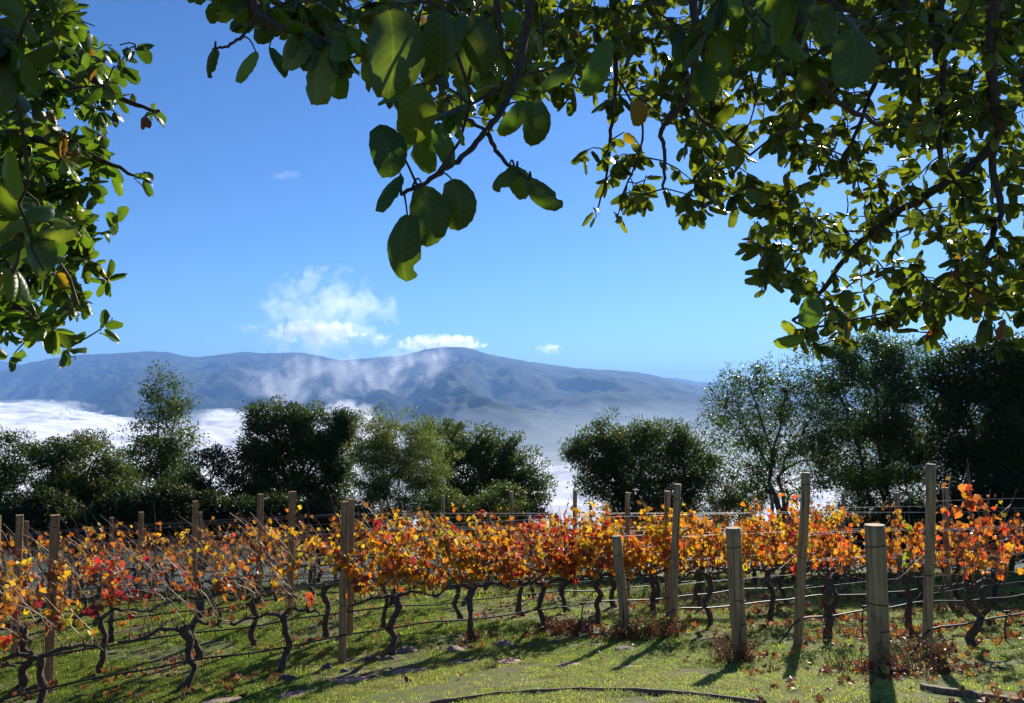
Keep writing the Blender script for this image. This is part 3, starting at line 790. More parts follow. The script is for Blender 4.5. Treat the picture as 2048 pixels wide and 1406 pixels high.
def tone(px, row):
    if px < 150: return 'yellow and rust' if row in ('R1', 'R2') else 'rust brown'
    if px < 380 and row in ('R1', 'R2'): return 'bright red'
    if px < 680: return 'sparse rusty gold'
    if px < 1020: return 'dense golden yellow'
    if px < 1160: return 'crimson topped'
    if px < 1380: return 'dense amber'
    if px < 1620: return 'golden orange'
    if px < 1880: return 'burnt orange'
    return 'coral red'

ROWNAME = {'R1': 'the front long row', 'R2': 'the second long row', 'R3': 'the third long row', 'R4': 'the fourth long row', 'R5': 'the fifth long row', 'R6': 'the sixth long row', 'R7': 'the seventh long row', 'R8': 'the back row',
           'S1': 'the row behind the left leaning stub', 'S2': 'the row starting at the leaning tall post', 'S3': 'the nearest short row at the right'}
ROWN = {'R1': 10.45, 'R2': 12.0, 'R3': 13.9, 'R4': 15.8, 'R5': 17.6, 'R6': 19.5, 'R7': 21.3, 'R8': 23.2, 'S1': 8.8, 'S2': 7.0, 'S3': 5.35}
N_LEAFOBJ = 0

def vine(row, s, idx, dens=1.0, height=1.0, bare=0.3, armL=0.66, armR=0.66, lean=0.0, detail=2, lean_canes=0.0, arms=None, leafscale=1.0, hd=0.70, low=0.0):
    low = 0.0; hd = 0.76
    global N_LEAFOBJ
    n = ROWN[row]
    base = rowpt(n, s); px, _, dist = px_of(base)
    label = '%s grapevine, %s from left in %s' % (tone(px, row), ORD[idx], ROWNAME[row])
    root = empty('grapevine', base, label, 'grapevine', 'grapevines trained along the trellis rows')
    # trunk, gnarled
    h = hd * rng.uniform(0.94, 1.06)
    npt = 7
    t = np.linspace(0, 1, npt)[:, None]
    bend = rng.normal(0, 0.05, 3) + lean * U
    P = base + np.concatenate([t * 0, t * 0, t * h - 0.04 * (1 - t)], 1) + np.sin(t * PI) * np.append(bend[:2], 0)[None] * 1.3
    P[1:-1, :2] += rng.normal(0, 0.033, (npt - 2, 2))
    head = P[-1]
    P = smooth_path(P, 2)
    tt = np.linspace(0, 1, len(P))
    r = (0.036 + 0.022 * np.exp(-tt * 6) + 0.010 * np.exp(-(tt - 1) ** 2 * 30)) * rng.uniform(0.9, 1.25)
    mb = MB(); tube(mb, P, r, 8 if detail == 2 else 5, rough=0.30)
    if detail == 2:      # knobs
        for _ in range(6):
            q = P[rng.integers(1, len(P))]; d = norm(rng.normal(size=3)); tube(mb, [q, q + d * rng.uniform(.04, .07)], [0.022, 0.010], 6, rough=0.2)
    mb.build('trunk', M_BARK, root, loc=-base)
    spur_pts = []
    for side, arm in ((-1, armL), (1, armR)):
        if arm <= 0: continue
        m_ = 9
        t = np.linspace(0, 1, m_)
        C = head + U * side * (t * arm)[:, None]
        C[:, 2] += 0.05 * np.sin(t * PI * 1.2) + rng.normal(0, 0.016, m_) - 0.03 * t + (T1(C[-1, 0], C[-1, 1]) - base[2]) * t
        C[:, :2] += rng.normal(0, 0.012, (m_, 2)); C[0] = head - np.array([0, 0, 0.03])
        mb = MB(); C = smooth_path(C, 2 if detail == 2 else 1)
        tube(mb, C, np.linspace(0.027, 0.013, len(C)), 7 if detail == 2 else 4, rough=0.28)
        nsp = max(2, int(arm / 0.115))
        for q in range(nsp):
            i = int((q + 0.6) / nsp * (len(C) - 1)); c = C[i]
            d = norm(np.array([rng.normal(0, .35), rng.normal(0, .35), 1.0])); e = c + d * rng.uniform(0.04, 0.09)
            if detail == 2: tube(mb, [c, e], [0.014, 0.009], 5, rough=0.15)
            spur_pts.append(e)
        mb.build('cordon', M_BARK, root, loc=-base)
    # canes
    leaves = []   # (pos, tip, nrm, size, h)
    joined = MB(); ncane = 0
    for e in spur_pts:
        for _ in range(rng.choice([1, 2], p=[.45, .55])):
            Lc = rng.uniform(0.55, 1.12) * height
            if rng.uniform() < 0.26: Lc += rng.uniform(0.15, 0.5)
            side = rng.choice([-1, 1])
            d0 = norm(np.array([0, 0, 1.0]) + U * (rng.normal(0, 0.26) - lean_canes * rng.uniform(.1, 1.7)) + NV * rng.normal(0, 0.14))
            k = 7; t = np.linspace(0, 1, k)[:, None]
            C = e + d0 * t * Lc + NV * side * 0.16 * (t ** 2) * rng.uniform(0, 1.3) - U * (t ** 2) * (0.5 * lean_canes * Lc) + np.array([0, 0, -1]) * t ** 3 * 0.22 * rng.uniform(0, 1)
            C[1:] += rng.normal(0, 0.012, (k - 1, 3)).cumsum(0)
            if detail == 2:
                mb = MB(); tube(mb, C, np.linspace(0.0060, 0.0028, k), 5); mb.build('cane', M_CANE, root, loc=-base)
            else: tube(joined, C, np.linspace(0.0065, 0.0035, k), 3, cap=False)
            ncane += 1
            if rng.uniform() < bare: nl = rng.integers(0, 4)
            else: nl = int(min(Lc, 1.0) / 0.052 * dens * 0.92)
            for j in range(nl):
                u_ = rng.uniform(0.12, 1) if rng.uniform() < .8 else rng.uniform(0.75, 1.0)
                f = u_ * (k - 1); i = min(int(f), k - 2); c = C[i] + (C[i + 1] - C[i]) * (f - i)
                u_ = min(u_, 1.02 / Lc * rng.uniform(.9, 1.1)) if rng.uniform() < .8 else u_; u_ = min(u_, 1.0); f = u_ * (k - 1); i = min(int(f), k - 2); c = C[i] + (C[i + 1] - C[i]) * (f - i)
                az_ = rng.uniform(0, 2 * PI); out = np.array([math.cos(az_), math.sin(az_), 0])
                pos = c + out * rng.uniform(0.03, 0.12) + np.array([0, 0, rng.uniform(-0.06, 0.03)]) - np.array([0, 0, low * rng.uniform(0, .2)])
                tip = norm(out * rng.uniform(0.1, 0.9) + np.array([0, 0, -1.0]) + rng.normal(0, 0.35, 3))
                nr = norm(out * 1.0 + np.array([0, 0, 0.55]) + rng.normal(0, 0.45, 3))
                leaves.append((pos, tip, nr, rng.uniform(0.070, 0.135) * leafscale * (1 - .3 * max(0, u_ - .7) / .3), min(1, max(0, (pos[2] - base[2] - 0.6) / 1.0)), ncane))
    if detail < 2: tag(joined.build('canes', M_CANE, root, loc=-base), kind='stuff')
    if not leaves: return
    P = np.array([l[0] for l in leaves]); M = frames(np.array([l[1] for l in leaves]), np.array([l[2] for l in leaves])); S = np.array([l[3] for l in leaves])
    pxs_, pys_, dd = px_of(P)
    ks = [PALN[rng.choice(len(PALN), p=palette(a_, row, b_[4]))] for a_, b_ in zip(pxs_, leaves)]
    dom = {}
    for i_ in range(len(ks)):
        c_ = leaves[i_][5]
        if c_ not in dom: dom[c_] = ks[i_]
        elif rng.uniform() < .5: ks[i_] = dom[c_]
    vis = (pxs_ > -40) & (pxs_ < 2090)
    as_obj = np.zeros(len(P), bool)
    if detail == 2:
        facing = np.abs(M[:, 1, 2]) * S * F / dd
        order = np.argsort(-facing); cap = 160 if row in ('R1', 'S1', 'S2', 'S3') else 90
        order = [i for i in order if vis[i]][:cap]
        as_obj[order] = True
    for i in np.nonzero(as_obj)[0]:
        o = bpy.data.objects.new('leaf', leaf_mesh(ks[i], int(rng.integers(0, 4))))
        m4 = Matrix([[*(M[i, 0] * S[i]), P[i, 0] - base[0]], [*(M[i, 1] * S[i]), P[i, 1] - base[1]], [*(M[i, 2] * S[i]), P[i, 2] - base[2]], [0, 0, 0, 1]])
        o.parent = root; o.matrix_local = m4
        COL.objects.link(o); N_LEAFOBJ += 1
    rest = np.nonzero(~as_obj)[0]
    if len(rest):
        mb = MB(); cc = np.array([PALC[ks[i]] for i in rest]) * rng.uniform(0.7, 1.15, (len(rest), 1))
        tv, tl = (VL[0] if detail == 2 else SL[0])
        scatter(mb, tv, tl, M[rest], P[rest] - base, S[rest], cc)
        tag(mb.build('foliage', M_VLEAF, root, smooth=False), kind='stuff')

# --- vines row by row. pixel columns read off the photograph for the ones that show
def rowvines(row, pxl, **kw):
    ss = [s_of_px(ROWN[row], p_) for p_ in pxl]
    for i, (p_, s) in enumerate(zip(pxl, ss)):
        k = dict(kw)
        for lo, hi, upd in OVR.get(row, []):
            if lo <= p_ < hi: k.update(upd)
        vine(row, s, i, **k)
OVR = {
    'R1': [(-999, 60, dict(dens=1.1, height=0.8, bare=0.3, leafscale=1.25, lean_canes=0.2)), (60, 230, dict(dens=0.5, height=0.8, bare=0.45, leafscale=1.15)), (230, 660, dict(dens=0.05, bare=0.6, height=0.6, armR=0.5)),
           (660, 1110, dict(dens=1.40, bare=0.04, height=0.92)), (1110, 2100, dict(dens=1.45, bare=0.03, low=.3))],
    'R2': [(-999, 150, dict(dens=0.5, bare=0.35, height=.95)), (150, 380, dict(dens=0.75, bare=0.25, height=.85)), (380, 700, dict(dens=0.45, bare=0.5, height=0.8)), (700, 2100, dict(dens=0.9, bare=0.12, height=1.0))],
    'S1': [(0, 2100, dict(dens=0.75, bare=0.15, height=0.88))], 'S2': [(0, 2100, dict(dens=0.6, bare=0.2, height=0.85))],
    'S3': [(0, 2200, dict(dens=0.55, bare=0.25, height=0.95, leafscale=1.1))],
}
rowvines('R1', [-90, 95, 372, 572, 792, 948, 1092, 1197, 1300, 1392, 1480, 1560, 1640], lean_canes=0.45, detail=2)
rowvines('R2', [-70, 60, 215, 410, 520, 660, 765, 920, 1045, 1140, 1225, 1310, 1390], lean_canes=0.3, detail=2)
rowvines('S1', [1413, 1530, 1650, 1745, 1830, 1910, 1980, 2045], detail=2)
rowvines('S2', [1647, 1805, 1960, 2080], detail=2)
rowvines('S3', [1935, 2170], detail=2)
for row, k in (('R3', .6), ('R4', .6), ('R5', .6), ('R6', .6), ('R7', .6), ('R8', .6)):
    n = ROWN[row]; s0 = s_of_px(n, -40); s1 = s_of_px(n, 1990 if row in 'R5R6R7R8' else 1900)
    s1 = min(s1, s0 + 1.55 * 17)
    q = np.arange(s0 + rng.uniform(0, .5), s1, 1.55)[:18]
    for i, s in enumerate(q):
        p_ = px_of(rowpt(n, s))[0]
        d = 0.34 if p_ < 700 else 0.75
        vine(row, s, i, dens=d * 0.8, bare=0.35, height=1.0, lean_canes=0.35 if p_ < 700 else .1, detail=1)

# --- posts
def round_post(base, H, r, top_off=(0, 0), mat_=None, label='', group='trellis posts', ties=(0.55, 0.85), nail=False, ground_sink=0.15, name='trellis_post', sides=14):
    root = empty(name, base, label, 'post', group)
    mb = MB(); K = 15; t = np.linspace(0, 1, K)
    P = np.stack([t * top_off[0] + .006 * np.sin(t * 5 + base[0]), t * top_off[1], t * (H + ground_sink) - ground_sink], 1)
    tube(mb, P, r * (1.04 - 0.06 * t) * (1 + rng.uniform(-.015, .015, K)), sides, rough=0.03)
    # a flat worn top with a shallow bevel
    o = mb.build('shaft', mat_ or M_POST_ROUND, root, smooth=False)
    o.data.polygons.foreach_set('use_smooth', [len(p.vertices) == 4 for p in o.data.polygons])
    for q in ties:
        c = np.array([top_off[0] * q, top_off[1] * q, H * q]); wb = MB()
        th = np.linspace(0, 2 * PI, 15)
        for dz in (0, 0.007):
            tube(wb, np.stack([c[0] + (r * 1.02 + .0025) * np.cos(th), c[1] + (r * 1.02 + .0025) * np.sin(th), c[2] + dz + 0.012 * np.sin(th + q * 9)], 1), 0.0026, 4, cap=False)
        wb.build('wire_tie', M_RUST, root)
    if nail:
        nb = MB(); z = H - 0.03
        tube(nb, [(-0.13, -0.02, z + .01), (0.16, 0.02, z - 0.01)], 0.004, 5); nb.build('nail', M_STEEL, root)
    return root
def square_post(base, H, w, rot, label, group='trellis posts', tilt=(0, 0), plates=True):
    root = empty('trellis_post', base, label, 'post', group)
    mb = MB(); K = 7; cs_ = [(-1, -1), (1, -1), (1, 1), (-1, 1)]
    b = 0.14
    prof = []
    for (x, y) in cs_:
        for s_ in ((x * (1 - b), y), (x, y * (1 - b))) if x * y > 0 else ((x, y * (1 - b)), (x * (1 - b), y)):
            prof.append(s_)
    prof = np.array(prof); an = np.argsort(np.arctan2(prof[:, 1], prof[:, 0])); prof = prof[an] * w / 2
    R = np.array([[math.cos(rot), -math.sin(rot)], [math.sin(rot), math.cos(rot)]]); prof = prof @ R.T
    V = []
    for i in range(K):
        t = i / (K - 1); z = t * (H + 0.15) - 0.15
        V.append(np.concatenate([prof * (1 + rng.uniform(-.02, .02)) + np.array(tilt) * t, np.full((8, 1), z)], 1))
    V = np.concatenate(V + [[(tilt[0], tilt[1], H)]])
    Q = [(i * 8 + j, i * 8 + (j + 1) % 8, (i + 1) * 8 + (j + 1) % 8, (i + 1) * 8 + j) for i in range(K - 1) for j in range(8)]
    T = [(K * 8, (K - 1) * 8 + j, (K - 1) * 8 + (j + 1) % 8) for j in range(8)]
    mb.add(V, T, Q); mb.build('shaft', M_POST_SQUARE, root, smooth=False)
    for q in (0.36, 0.62, 0.93) if plates else ():
        wb = MB(); wv = w / 2 + 0.004
        pts = [(x * wv, y * wv) for x, y in cs_ + [(-1, -1)]]
        pts = np.array(pts) @ R.T
        tube(wb, np.concatenate([pts + np.array(tilt) * q, np.full((5, 1), H * q)], 1), 0.0035, 4, cap=False)
        wb.build('wire_tie', M_RUST, root)
    return root
POSTS = {}
def post_px(px, base_py, top_py, w, kind, row, idx, top_px=None, label=None, r=None, H=None, group='trellis posts', **kw):
    n = ROWN[row]; s = s_of_px(n, px); b = rowpt(n, s)
    d = b[1]
    H_ = H or (lambda q: q[2])(at(px, top_py, d)) - b[2]
    off = ((top_px - px) / F * d, 0.0) if top_px else (rng.normal(0, .012), 0)
    lab = label or 'weathered %s trellis post, %s from the left in %s' % (kind, ORD[idx], ROWNAME[row])
    POSTS.setdefault(row, []).append(s)
    if kind == 'square': square_post(b, H_, w, math.radians(30), lab, tilt=off)
    else: round_post(b, H_, w / 2, off, label=lab, **kw)
    return b
# front rows (pixels: x, base y, top y)
post_px(690, 1320, 1003, 0.085, 'square', 'R1', 0, 693); post_px(1332, 1226, 982, 0.105, 'round', 'R1', 1); post_px(1787, 0, 985, 0.11, 'round', 'R1', 2)
post_px(115, 1350, 1030, 0.11, 'square', 'R2', 0, 119); post_px(705, 1265, 998, 0.09, 'square', 'R2', 1); post_px(1252, 0, 985, 0.09, 'round', 'R2', 2); post_px(1680, 0, 988, 0.09, 'round', 'R2', 3)
post_px(48, 1303, 1030, 0.10, 'square', 'R3', 0); post_px(585, 1222, 983, 0.10, 'square', 'R3', 1, 589); post_px(1148, 1179, 980, 0.09, 'round', 'R3', 2); post_px(1540, 0, 990, 0.09, 'round', 'R3', 3)
post_px(6, 1277, 1032, 0.10, 'square', 'R4', 0); post_px(525, 1216, 988, 0.10, 'square', 'R4', 1); post_px(1023, 0, 983, 0.09, 'round', 'R4', 2); post_px(1430, 0, 1000, .09, 'round', 'R4', 3)
post_px(395, 1202, 1002, 0.10, 'square', 'R5', 0); post_px(887, 0, 990, 0.09, 'round', 'R5', 1); post_px(1290, 0, 1005, .09, 'round', 'R5', 2)
post_px(290, 1204, 1024, 0.10, 'square', 'R6', 0); post_px(763, 0, 1000, 0.09, 'round', 'R6', 1); post_px(1045, 0, 1003, .09, 'round', 'R6', 2)
post_px(233, 0, 1035, 0.09, 'square', 'R7', 0); post_px(408, 0, 1024, 0.09, 'square', 'R7', 1); post_px(675, 0, 1012, 0.09, 'round', 'R7', 2); post_px(1180, 0, 1010, .09, 'round', 'R7', 3)
post_px(62, 0, 1042, 0.09, 'square', 'R8', 0); post_px(318, 0, 1046, 0.09, 'square', 'R8', 1); post_px(354, 0, 1033, 0.09, 'square', 'R8', 2); post_px(797, 0, 1018, .09, 'round', 'R8', 3)
b1 = post_px(1340, 1255, 968, 0.105, 'round', 'S1', 0, 1352, label='tall straight round end post just right of the leaning stub', ties=(0.45, 0.9), r=.05)
post_px(1884, 1209, 975, 0.11, 'round', 'S1', 1)
b2 = post_px(1585, 1285, 945, 0.115, 'round', 'S2', 0, 1608, label='tall brown round end post leaning to the right', ties=(0.5, 0.93))
b3 = post_px(1838, 1310, 928, 0.105, 'round', 'S3', 0, 1857, label='tallest grey round end post with a nail through its top', ties=(0.42,), nail=True)
# three stout anchor stubs in front of the row ends
def stub(px, base_py, top_px, top_py, r, D, label):
    b = at(px, base_py, D); b[2] = T1(b[0], D)
    tp = at(top_px, top_py, D)
    return b, round_post(b, tp[2] - b[2], r, (tp[0] - b[0], 0.02), label=label, ties=(0.28, 0.46, 0.86) if r > .08 else (.5, .82), group='anchor stubs', name='anchor_stub', sides=18)
st1, _ = stub(1256, 1262, 1233, 1072, 0.066, 11.2, 'slim anchor stub leaning left with a cut pale top')
st2, _ = stub(1484, 1285, 1466, 1056, 0.083, 8.9, 'grey anchor stub with a split notched top between the leaning stub and the stout one')
st3, _ = stub(1762, 1345, 1750, 1050, 0.094, 7.75, 'stoutest grey anchor stub with a flat round top near the right')

# --- wires, hoses
def row_span(row):
    n = ROWN[row]
    if row[0] == 'S': return POSTS[row][0], POSTS[row][0] + (13 if row != 'S3' else 7)
    return s_of_px(n, -330 if row in ('R1', 'R2') else -160), min(s_of_px(n, 2100), s_of_px(n, -160) + 30)
for row in ROWN:
    s0, s1 = row_span(row)
    ss = np.arange(s0, s1 + .6, 0.6); g = np.array([rowpt(ROWN[row], s) for s in ss])
    # support heights follow the ground smoothly
    gz_ = np.convolve(np.pad(g[:, 2], 4, mode='edge'), np.ones(9) / 9, 'valid')
    wr = empty('trellis_wires', g[0], 'galvanised trellis wires strung along ' + ROWNAME[row], 'wire', 'trellis wires')
    for hgt, dn in ((0.74, 0), (1.08, .035), (1.08, -.035), (1.42, .035), (1.42, -.035), (1.74, 0)):
        Pw = np.stack([g[:, 0] + NV[0] * dn, g[:, 1] + NV[1] * dn, gz_ + hgt - 0.012 * np.abs(np.sin(ss * PI / 5.6)) + rng.normal(0, .003)], 1)
        mb = MB(); tube(mb, Pw, 0.0017, 4, cap=False); mb.build('wire', M_WIRE, wr, loc=-g[0])
    hz = gz_ + 0.37 + 0.02 * np.sin(ss * 1.9) + 0.012 * np.sin(ss * 4.1 + 1)
    Ph = np.stack([g[:, 0] - NV[0] * .05, g[:, 1] - NV[1] * .05, hz], 1)
    if row[0] == 'S':      # the hose ends droop to the ground in front of the end post
        a = Ph[0]; Ph = np.concatenate([[a - U * 0.55 + np.array([0, 0, -0.33])], [a - U * 0.28 + np.array([0, 0, -.17])], Ph])
    hr_ = empty('drip_hose', Ph[0], 'black drip irrigation hose running along ' + ROWNAME[row], 'hose', 'drip hoses')
    mb = MB(); tube(mb, smooth_path(Ph, 3), 0.0115, 8); mb.build('pipe', M_HOSE, hr_, loc=-Ph[0])
    for s in np.arange(s0 + .4, s1, 0.75)[:40]:
        if rng.uniform() < .6:
            i = np.interp(s, ss, np.arange(len(ss))); c = np.array([np.interp(s, ss, Ph[-len(ss):, j]) for j in range(3)])
            eb = MB(); tube(eb, [c + (0, 0, .004), c - (0, 0, .045)], [0.010, 0.006], 5); eb.build('dripper', M_HOSE, hr_, loc=-Ph[0])
    if row[0] == 'S':
        eb = MB(); tube(eb, [Ph[0] - U * 0.09 + (0, 0, -.01), Ph[0] + U * 0.10], 0.017, 7); eb.build('end_clamp', M_HOSE, hr_, loc=-Ph[0])
# hose stakes
for i, (px, row, lb) in enumerate([(1162, 'R1', 'thin black stake holding up the hose left of the slim leaning stub'), (1995, 'S3', 'thin dark stake holding up the hose at the right edge'), (1714, 'S2', 'thin dark stake between the split stub and the stout stub')]):
    b = rowpt(ROWN[row], s_of_px(ROWN[row], px)); 
    root = empty('hose_stake', b, lb, 'stake', 'hose stakes')
    mb = MB(); tube(mb, [(0, 0, -.05), (-0.01, 0, 0.2), (0.02, 0, .39)], 0.011, 6, rough=.1); mb.build('rod', M_RUST, root)
    mb = MB(); tube(mb, [(-.03, 0, .375), (0.06, 0.01, .375)], 0.014, 6); mb.build('hook', M_HOSE, root)
# guy wires from end posts to stubs
for (a, b_, sa, sb, lb) in [(b1, st1, 1.85, 0.68, 'left leaning stub'), (b2, st2, 1.5, 0.7, 'split stub'), (b3, st3, 1.35, 0.76, 'stout stub')]:
    A = a + np.array([0.03, 0, 1.15]); B = b_ + np.array([0.02, 0, sb])
    mb = MB(); tube(mb, [A, (A + B) / 2 - (0, 0, .02), B], 0.003, 5); o = mb.build('guy_wire', M_RUST)
    tag(o, 'twisted guy wire from the tall end post down to the ' + lb, 'wire', 'guy wires')
# ================================================================== turf, fallen leaves, stones, edging, weeds
M_GRASS = leaf_material('turf_blades', trans=0.58, rough=0.7, spec=0.12, tgain=(1.38, 1.65, 0.6))
def tuft(cols, nb, hmin, hmax, rad, wid, seed, broad=False):
    r = np.random.default_rng(seed); mb = MB()
    for _ in range(nb):
        a = r.uniform(0, 2 * PI); q = rad * math.sqrt(r.uniform()); b = np.array([q * math.cos(a), q * math.sin(a), -0.004])
        h = r.uniform(hmin, hmax); az_ = r.uniform(0, 2 * PI); d = np.array([math.cos(az_), math.sin(az_), 0]); w = np.array([-d[1], d[0], 0]) * wid * r.uniform(.7, 1.3)
        lean = r.uniform(0.1, 0.9)
        c = np.array(cols[r.integers(0, len(cols))]) * r.uniform(.75, 1.25)
        if broad:   # little rounded leaf on a short stalk
            p = b + d * h * lean * .5 + np.array([0, 0, h]); u = norm(d + np.array([0, 0, r.uniform(-.3, .5)])); l = wid * r.uniform(2.2, 3.4)
            mb.add([p - w * .2, p + u * l * .4 - w * 1.3, p + u * l, p + u * l * .4 + w * 1.3, b], [(0, 1, 2), (0, 2, 3)], None, c)
        else:
            m_ = b + d * h * lean * 0.35 + np.array([0, 0, h * 0.6]); e = b + d * h * lean + np.array([0, 0, h * (1 - .35 * lean)])
            mb.add([b - w, b + w, m_ + w * .8, m_ - w * .8, e], [(3, 2, 4)], [(0, 1, 2, 3)], c)
    return mb.mesh('turf_tuft', M_GRASS, smooth=False)
G1 = [(0.27, 0.34, 0.055), (0.20, 0.27, 0.045), (0.35, 0.39, 0.08)]
G2 = [(0.40, 0.40, 0.12), (0.30, 0.32, 0.09), (0.50, 0.45, 0.20)]
G3 = [(0.50, 0.42, 0.24), (0.36, 0.28, 0.15), (0.30, 0.30, 0.10)]
tc = bpy.data.collections.new('turf_tufts')
for i, (c_, nb, a_, b_, rr, w_, br) in enumerate([(G1, 24, .010, .028, .05, .0026, False), (G1, 24, .006, .024, .05, .0048, True), (G1, 22, .02, .046, .045, .0022, False),
                                                 (G2, 24, .012, .032, .05, .0022, False), (G2, 20, .008, .024, .05, .004, True), (G3, 22, .01, .03, .05, .002, False)]):
    o = bpy.data.objects.new('tuft_%s' % 'abcdef'[i], tuft(c_, nb, a_, b_, rr, w_, 50 + i, br)); tc.objects.link(o)

STONES = [  # px, py, half width, half height (px), flat?, darkness, label
    (576, 1358, 22, 12, 0, .35, 'dark angular stone left of the square front post'), (655, 1336, 14, 10, 0, .4, 'small dark stone at the foot of the square front post'), (690, 1340, 11, 6, 0, .5, 'low brown stone touching the square front post'),
    (741, 1320, 17, 9, 0, .35, 'dark blocky stone right of the square front post'), (775, 1318, 15, 6, 0, .7, 'low pale grey stone beside the dark blocky one'), (812, 1302, 25, 10, 0, .55, 'slate grey cracked stone below the curved vine trunk'),
    (912, 1301, 24, 10, 0, .85, 'smooth rounded brown stone in the middle of the stone edge'), (958, 1278, 12, 6, 0, 1.1, 'small pale stone at the foot of a vine'), (1007, 1290, 26, 10, 0, .65, 'wedge shaped brown stone with a dark face'),
    (1066, 1293, 16, 6, 0, .6, 'low bluish grey stone right of the wedge shaped one'), (1110, 1286, 14, 8, 0, .45, 'small dark domed stone in the stone edge'), (1150, 1294, 17, 5, 0, .7, 'flat reddish stone with a fallen leaf on it'),
    (1194, 1294, 22, 6, 0, .6, 'long low grey stone in the stone edge'), (1250, 1300, 26, 7, 0, .6, 'low stone in the shadow of the slim stub'), (1328, 1307, 14, 5, 0, .6, 'small low stone near the right end of the stone edge'), (1386, 1308, 13, 6, 0, .45, 'small dark stone ending the stone edge'),
    (702, 1358, 42, 13, 1, 1.0, 'flat reddish brown stepping stone left in the lawn'), (822, 1340, 44, 12, 1, .9, 'long flat grey stepping stone in the lawn'), (926, 1322, 36, 9, 1, .75, 'flat brown stepping stone half covered by litter'),
    (1018, 1320, 27, 12, 1, .95, 'flat triangular pinkish stepping stone'), (1138, 1328, 26, 12, 1, .95, 'flat pinkish grey stepping stone with worn furrows'), (1252, 1334, 27, 7, 1, .85, 'thin flat stepping stone showing through the grass'),
    (592, 1386, 40, 17, 1, .8, 'flat dark brown stepping stone at the bottom left of the lawn'), (440, 1402, 48, 10, 1, .8, 'rough brown stone cut by the bottom edge of the view'), (1417, 1352, 17, 6, 1, .7, 'small flat stone near the split stub')]
m, nt, p = mat('field_stone')
a = N(nt, 'ShaderNodeAttribute'); a.attribute_name = 'Col'
n1 = noise_(nt, 14, 6, .7, objcoord(nt)); n2 = noise_(nt, 70, 4, .7, objcoord(nt))
c = mixc(nt, 1.0, a.outputs['Color'], ramp(nt, n1, [(.3, (.4, .38, .36)), (.7, (1.2, 1.15, 1.1))]), 'MULTIPLY')
L(nt, c, p.inputs['Base Color']); p.inputs['Roughness'].default_value = .85
bump_(nt, math_(nt, 'ADD', n1, math_(nt, 'MULTIPLY', n2, .4)), p, .9, .015)
M_STONE = m
stone_xy = []
for i, (px, py, hw, hh, flat, dk, lb) in enumerate(STONES):
    b = ground_at(px, py + hh * .3, 4, 16); s = b[1] / F
    W_ = hw * s; Hh = (hh * s * 1.5 if not flat else 0.02); Dp = W_ * .7 if not flat else hh * s / .32
    nu, nv = 14, 8; V = []
    r_ = np.random.default_rng(900 + i)
    cuts = norm(r_.normal(size=(7, 3)) + np.array([0, 0, .3])); cd = r_.uniform(.62, .92, 7)
    for a1 in range(nv + 1):
        for a2 in range(nu):
            th = PI * a1 / nv; ph = 2 * PI * a2 / nu
            q = np.array([math.sin(th) * math.cos(ph), math.sin(th) * math.sin(ph), math.cos(th)])
            k = min(1.0, min(cd[j] / max(1e-3, q @ cuts[j]) if q @ cuts[j] > 0 else 9 for j in range(7)))
            q = q * k * (1 + r_.normal(0, .025))
            if flat: q[2] = math.copysign(min(abs(q[2]), .55), q[2]); 
            V.append(q * np.array([W_, Dp, Hh]))
    Q = [(a1 * nu + a2, (a1 + 1) * nu + a2, (a1 + 1) * nu + (a2 + 1) % nu, a1 * nu + (a2 + 1) % nu) for a1 in range(nv) for a2 in range(nu)]
    tone_ = np.array([(0.40, .29, .22), (0.44, .29, .22), (0.38, .31, .26)][i % 3]) * dk * (np.array([1.15, 1.0, .95]) if flat else 1)
    mb = MB(); mb.add(V, None, Q, tone_)
    o = mb.build('stepping_stone' if flat else 'edge_stone', M_STONE, loc=b + np.array([0, 0, (0.010 if flat else -Hh * .15)]), smooth=False)
    o.rotation_euler = (0, 0, rng.uniform(-.3, .3)) if not flat else (0.30, 0.0, 0)
    if flat:   # lie in the slope
        e = 0.3; sx = (T1(b[0] + e, b[1]) - T1(b[0] - e, b[1])) / (2 * e); sy = (T1(b[0], b[1] + e) - T1(b[0], b[1] - e)) / (2 * e)
        o.rotation_euler = (math.atan(sy), -math.atan(sx), 0)
    tag(o, lb, 'stone', 'flat stones in the lawn' if flat else 'stones along the lawn edge')
    stone_xy.append((b[0], b[1], W_ * (1.0 if flat else .6), Dp * (.95 if flat else .5)))

def sample_ground(n, y0, y1):
    y = rng.uniform(y0, y1, n); x = rng.uniform(-1, 1, n) * (0.70 * y + 1.0)
    return x, y
pts = []
for y0, y1, dens, sc in ((4.6, 8.0, 1500, 1.0), (8.0, 11.5, 1000, 1.0), (11.5, 16, 420, 1.45), (16, 27, 120, 2.5)):
    area = (y1 - y0) * 2 * (0.70 * (y0 + y1) / 2 + 1)
    x, y = sample_ground(int(area * dens), y0, y1)
    pts.append(np.stack([x, y, np.full_like(x, sc)], 1))
pts = np.concatenate(pts)
x, y = pts[:, 0], pts[:, 1]
ok = np.ones(len(x), bool)
for (sx, sy, a_, b_) in stone_xy: ok &= ((x - sx) / a_) ** 2 + ((y - sy) / b_) ** 2 > 1
patch = fbm(x * 1.1, y * 1.1, 4); thin = np.clip((patch - 0.42) / 0.12, 0.06, 1)
ok &= rng.uniform(size=len(x)) < thin
pts = pts[ok]; x, y = pts[:, 0], pts[:, 1]
z = terr(x, y)
n_ = x * NV[0] + y * NV[1]
ppx, ppy, _ = px_of(np.stack([x, y, z], 1))
lawn = np.clip((ppy - 1300) / 40, 0, 1) * np.clip((ppx - 560) / 120, 0, 1)
dryf = np.clip(0.30 + 0.62 * lawn + 0.7 * (fbm(x * .7 + 9, y * .7, 3) - .5) + 0.30 * np.clip((y - 12) / 8, 0, 1), 0, .95)
u = rng.uniform(size=len(x)); dry = u < dryf
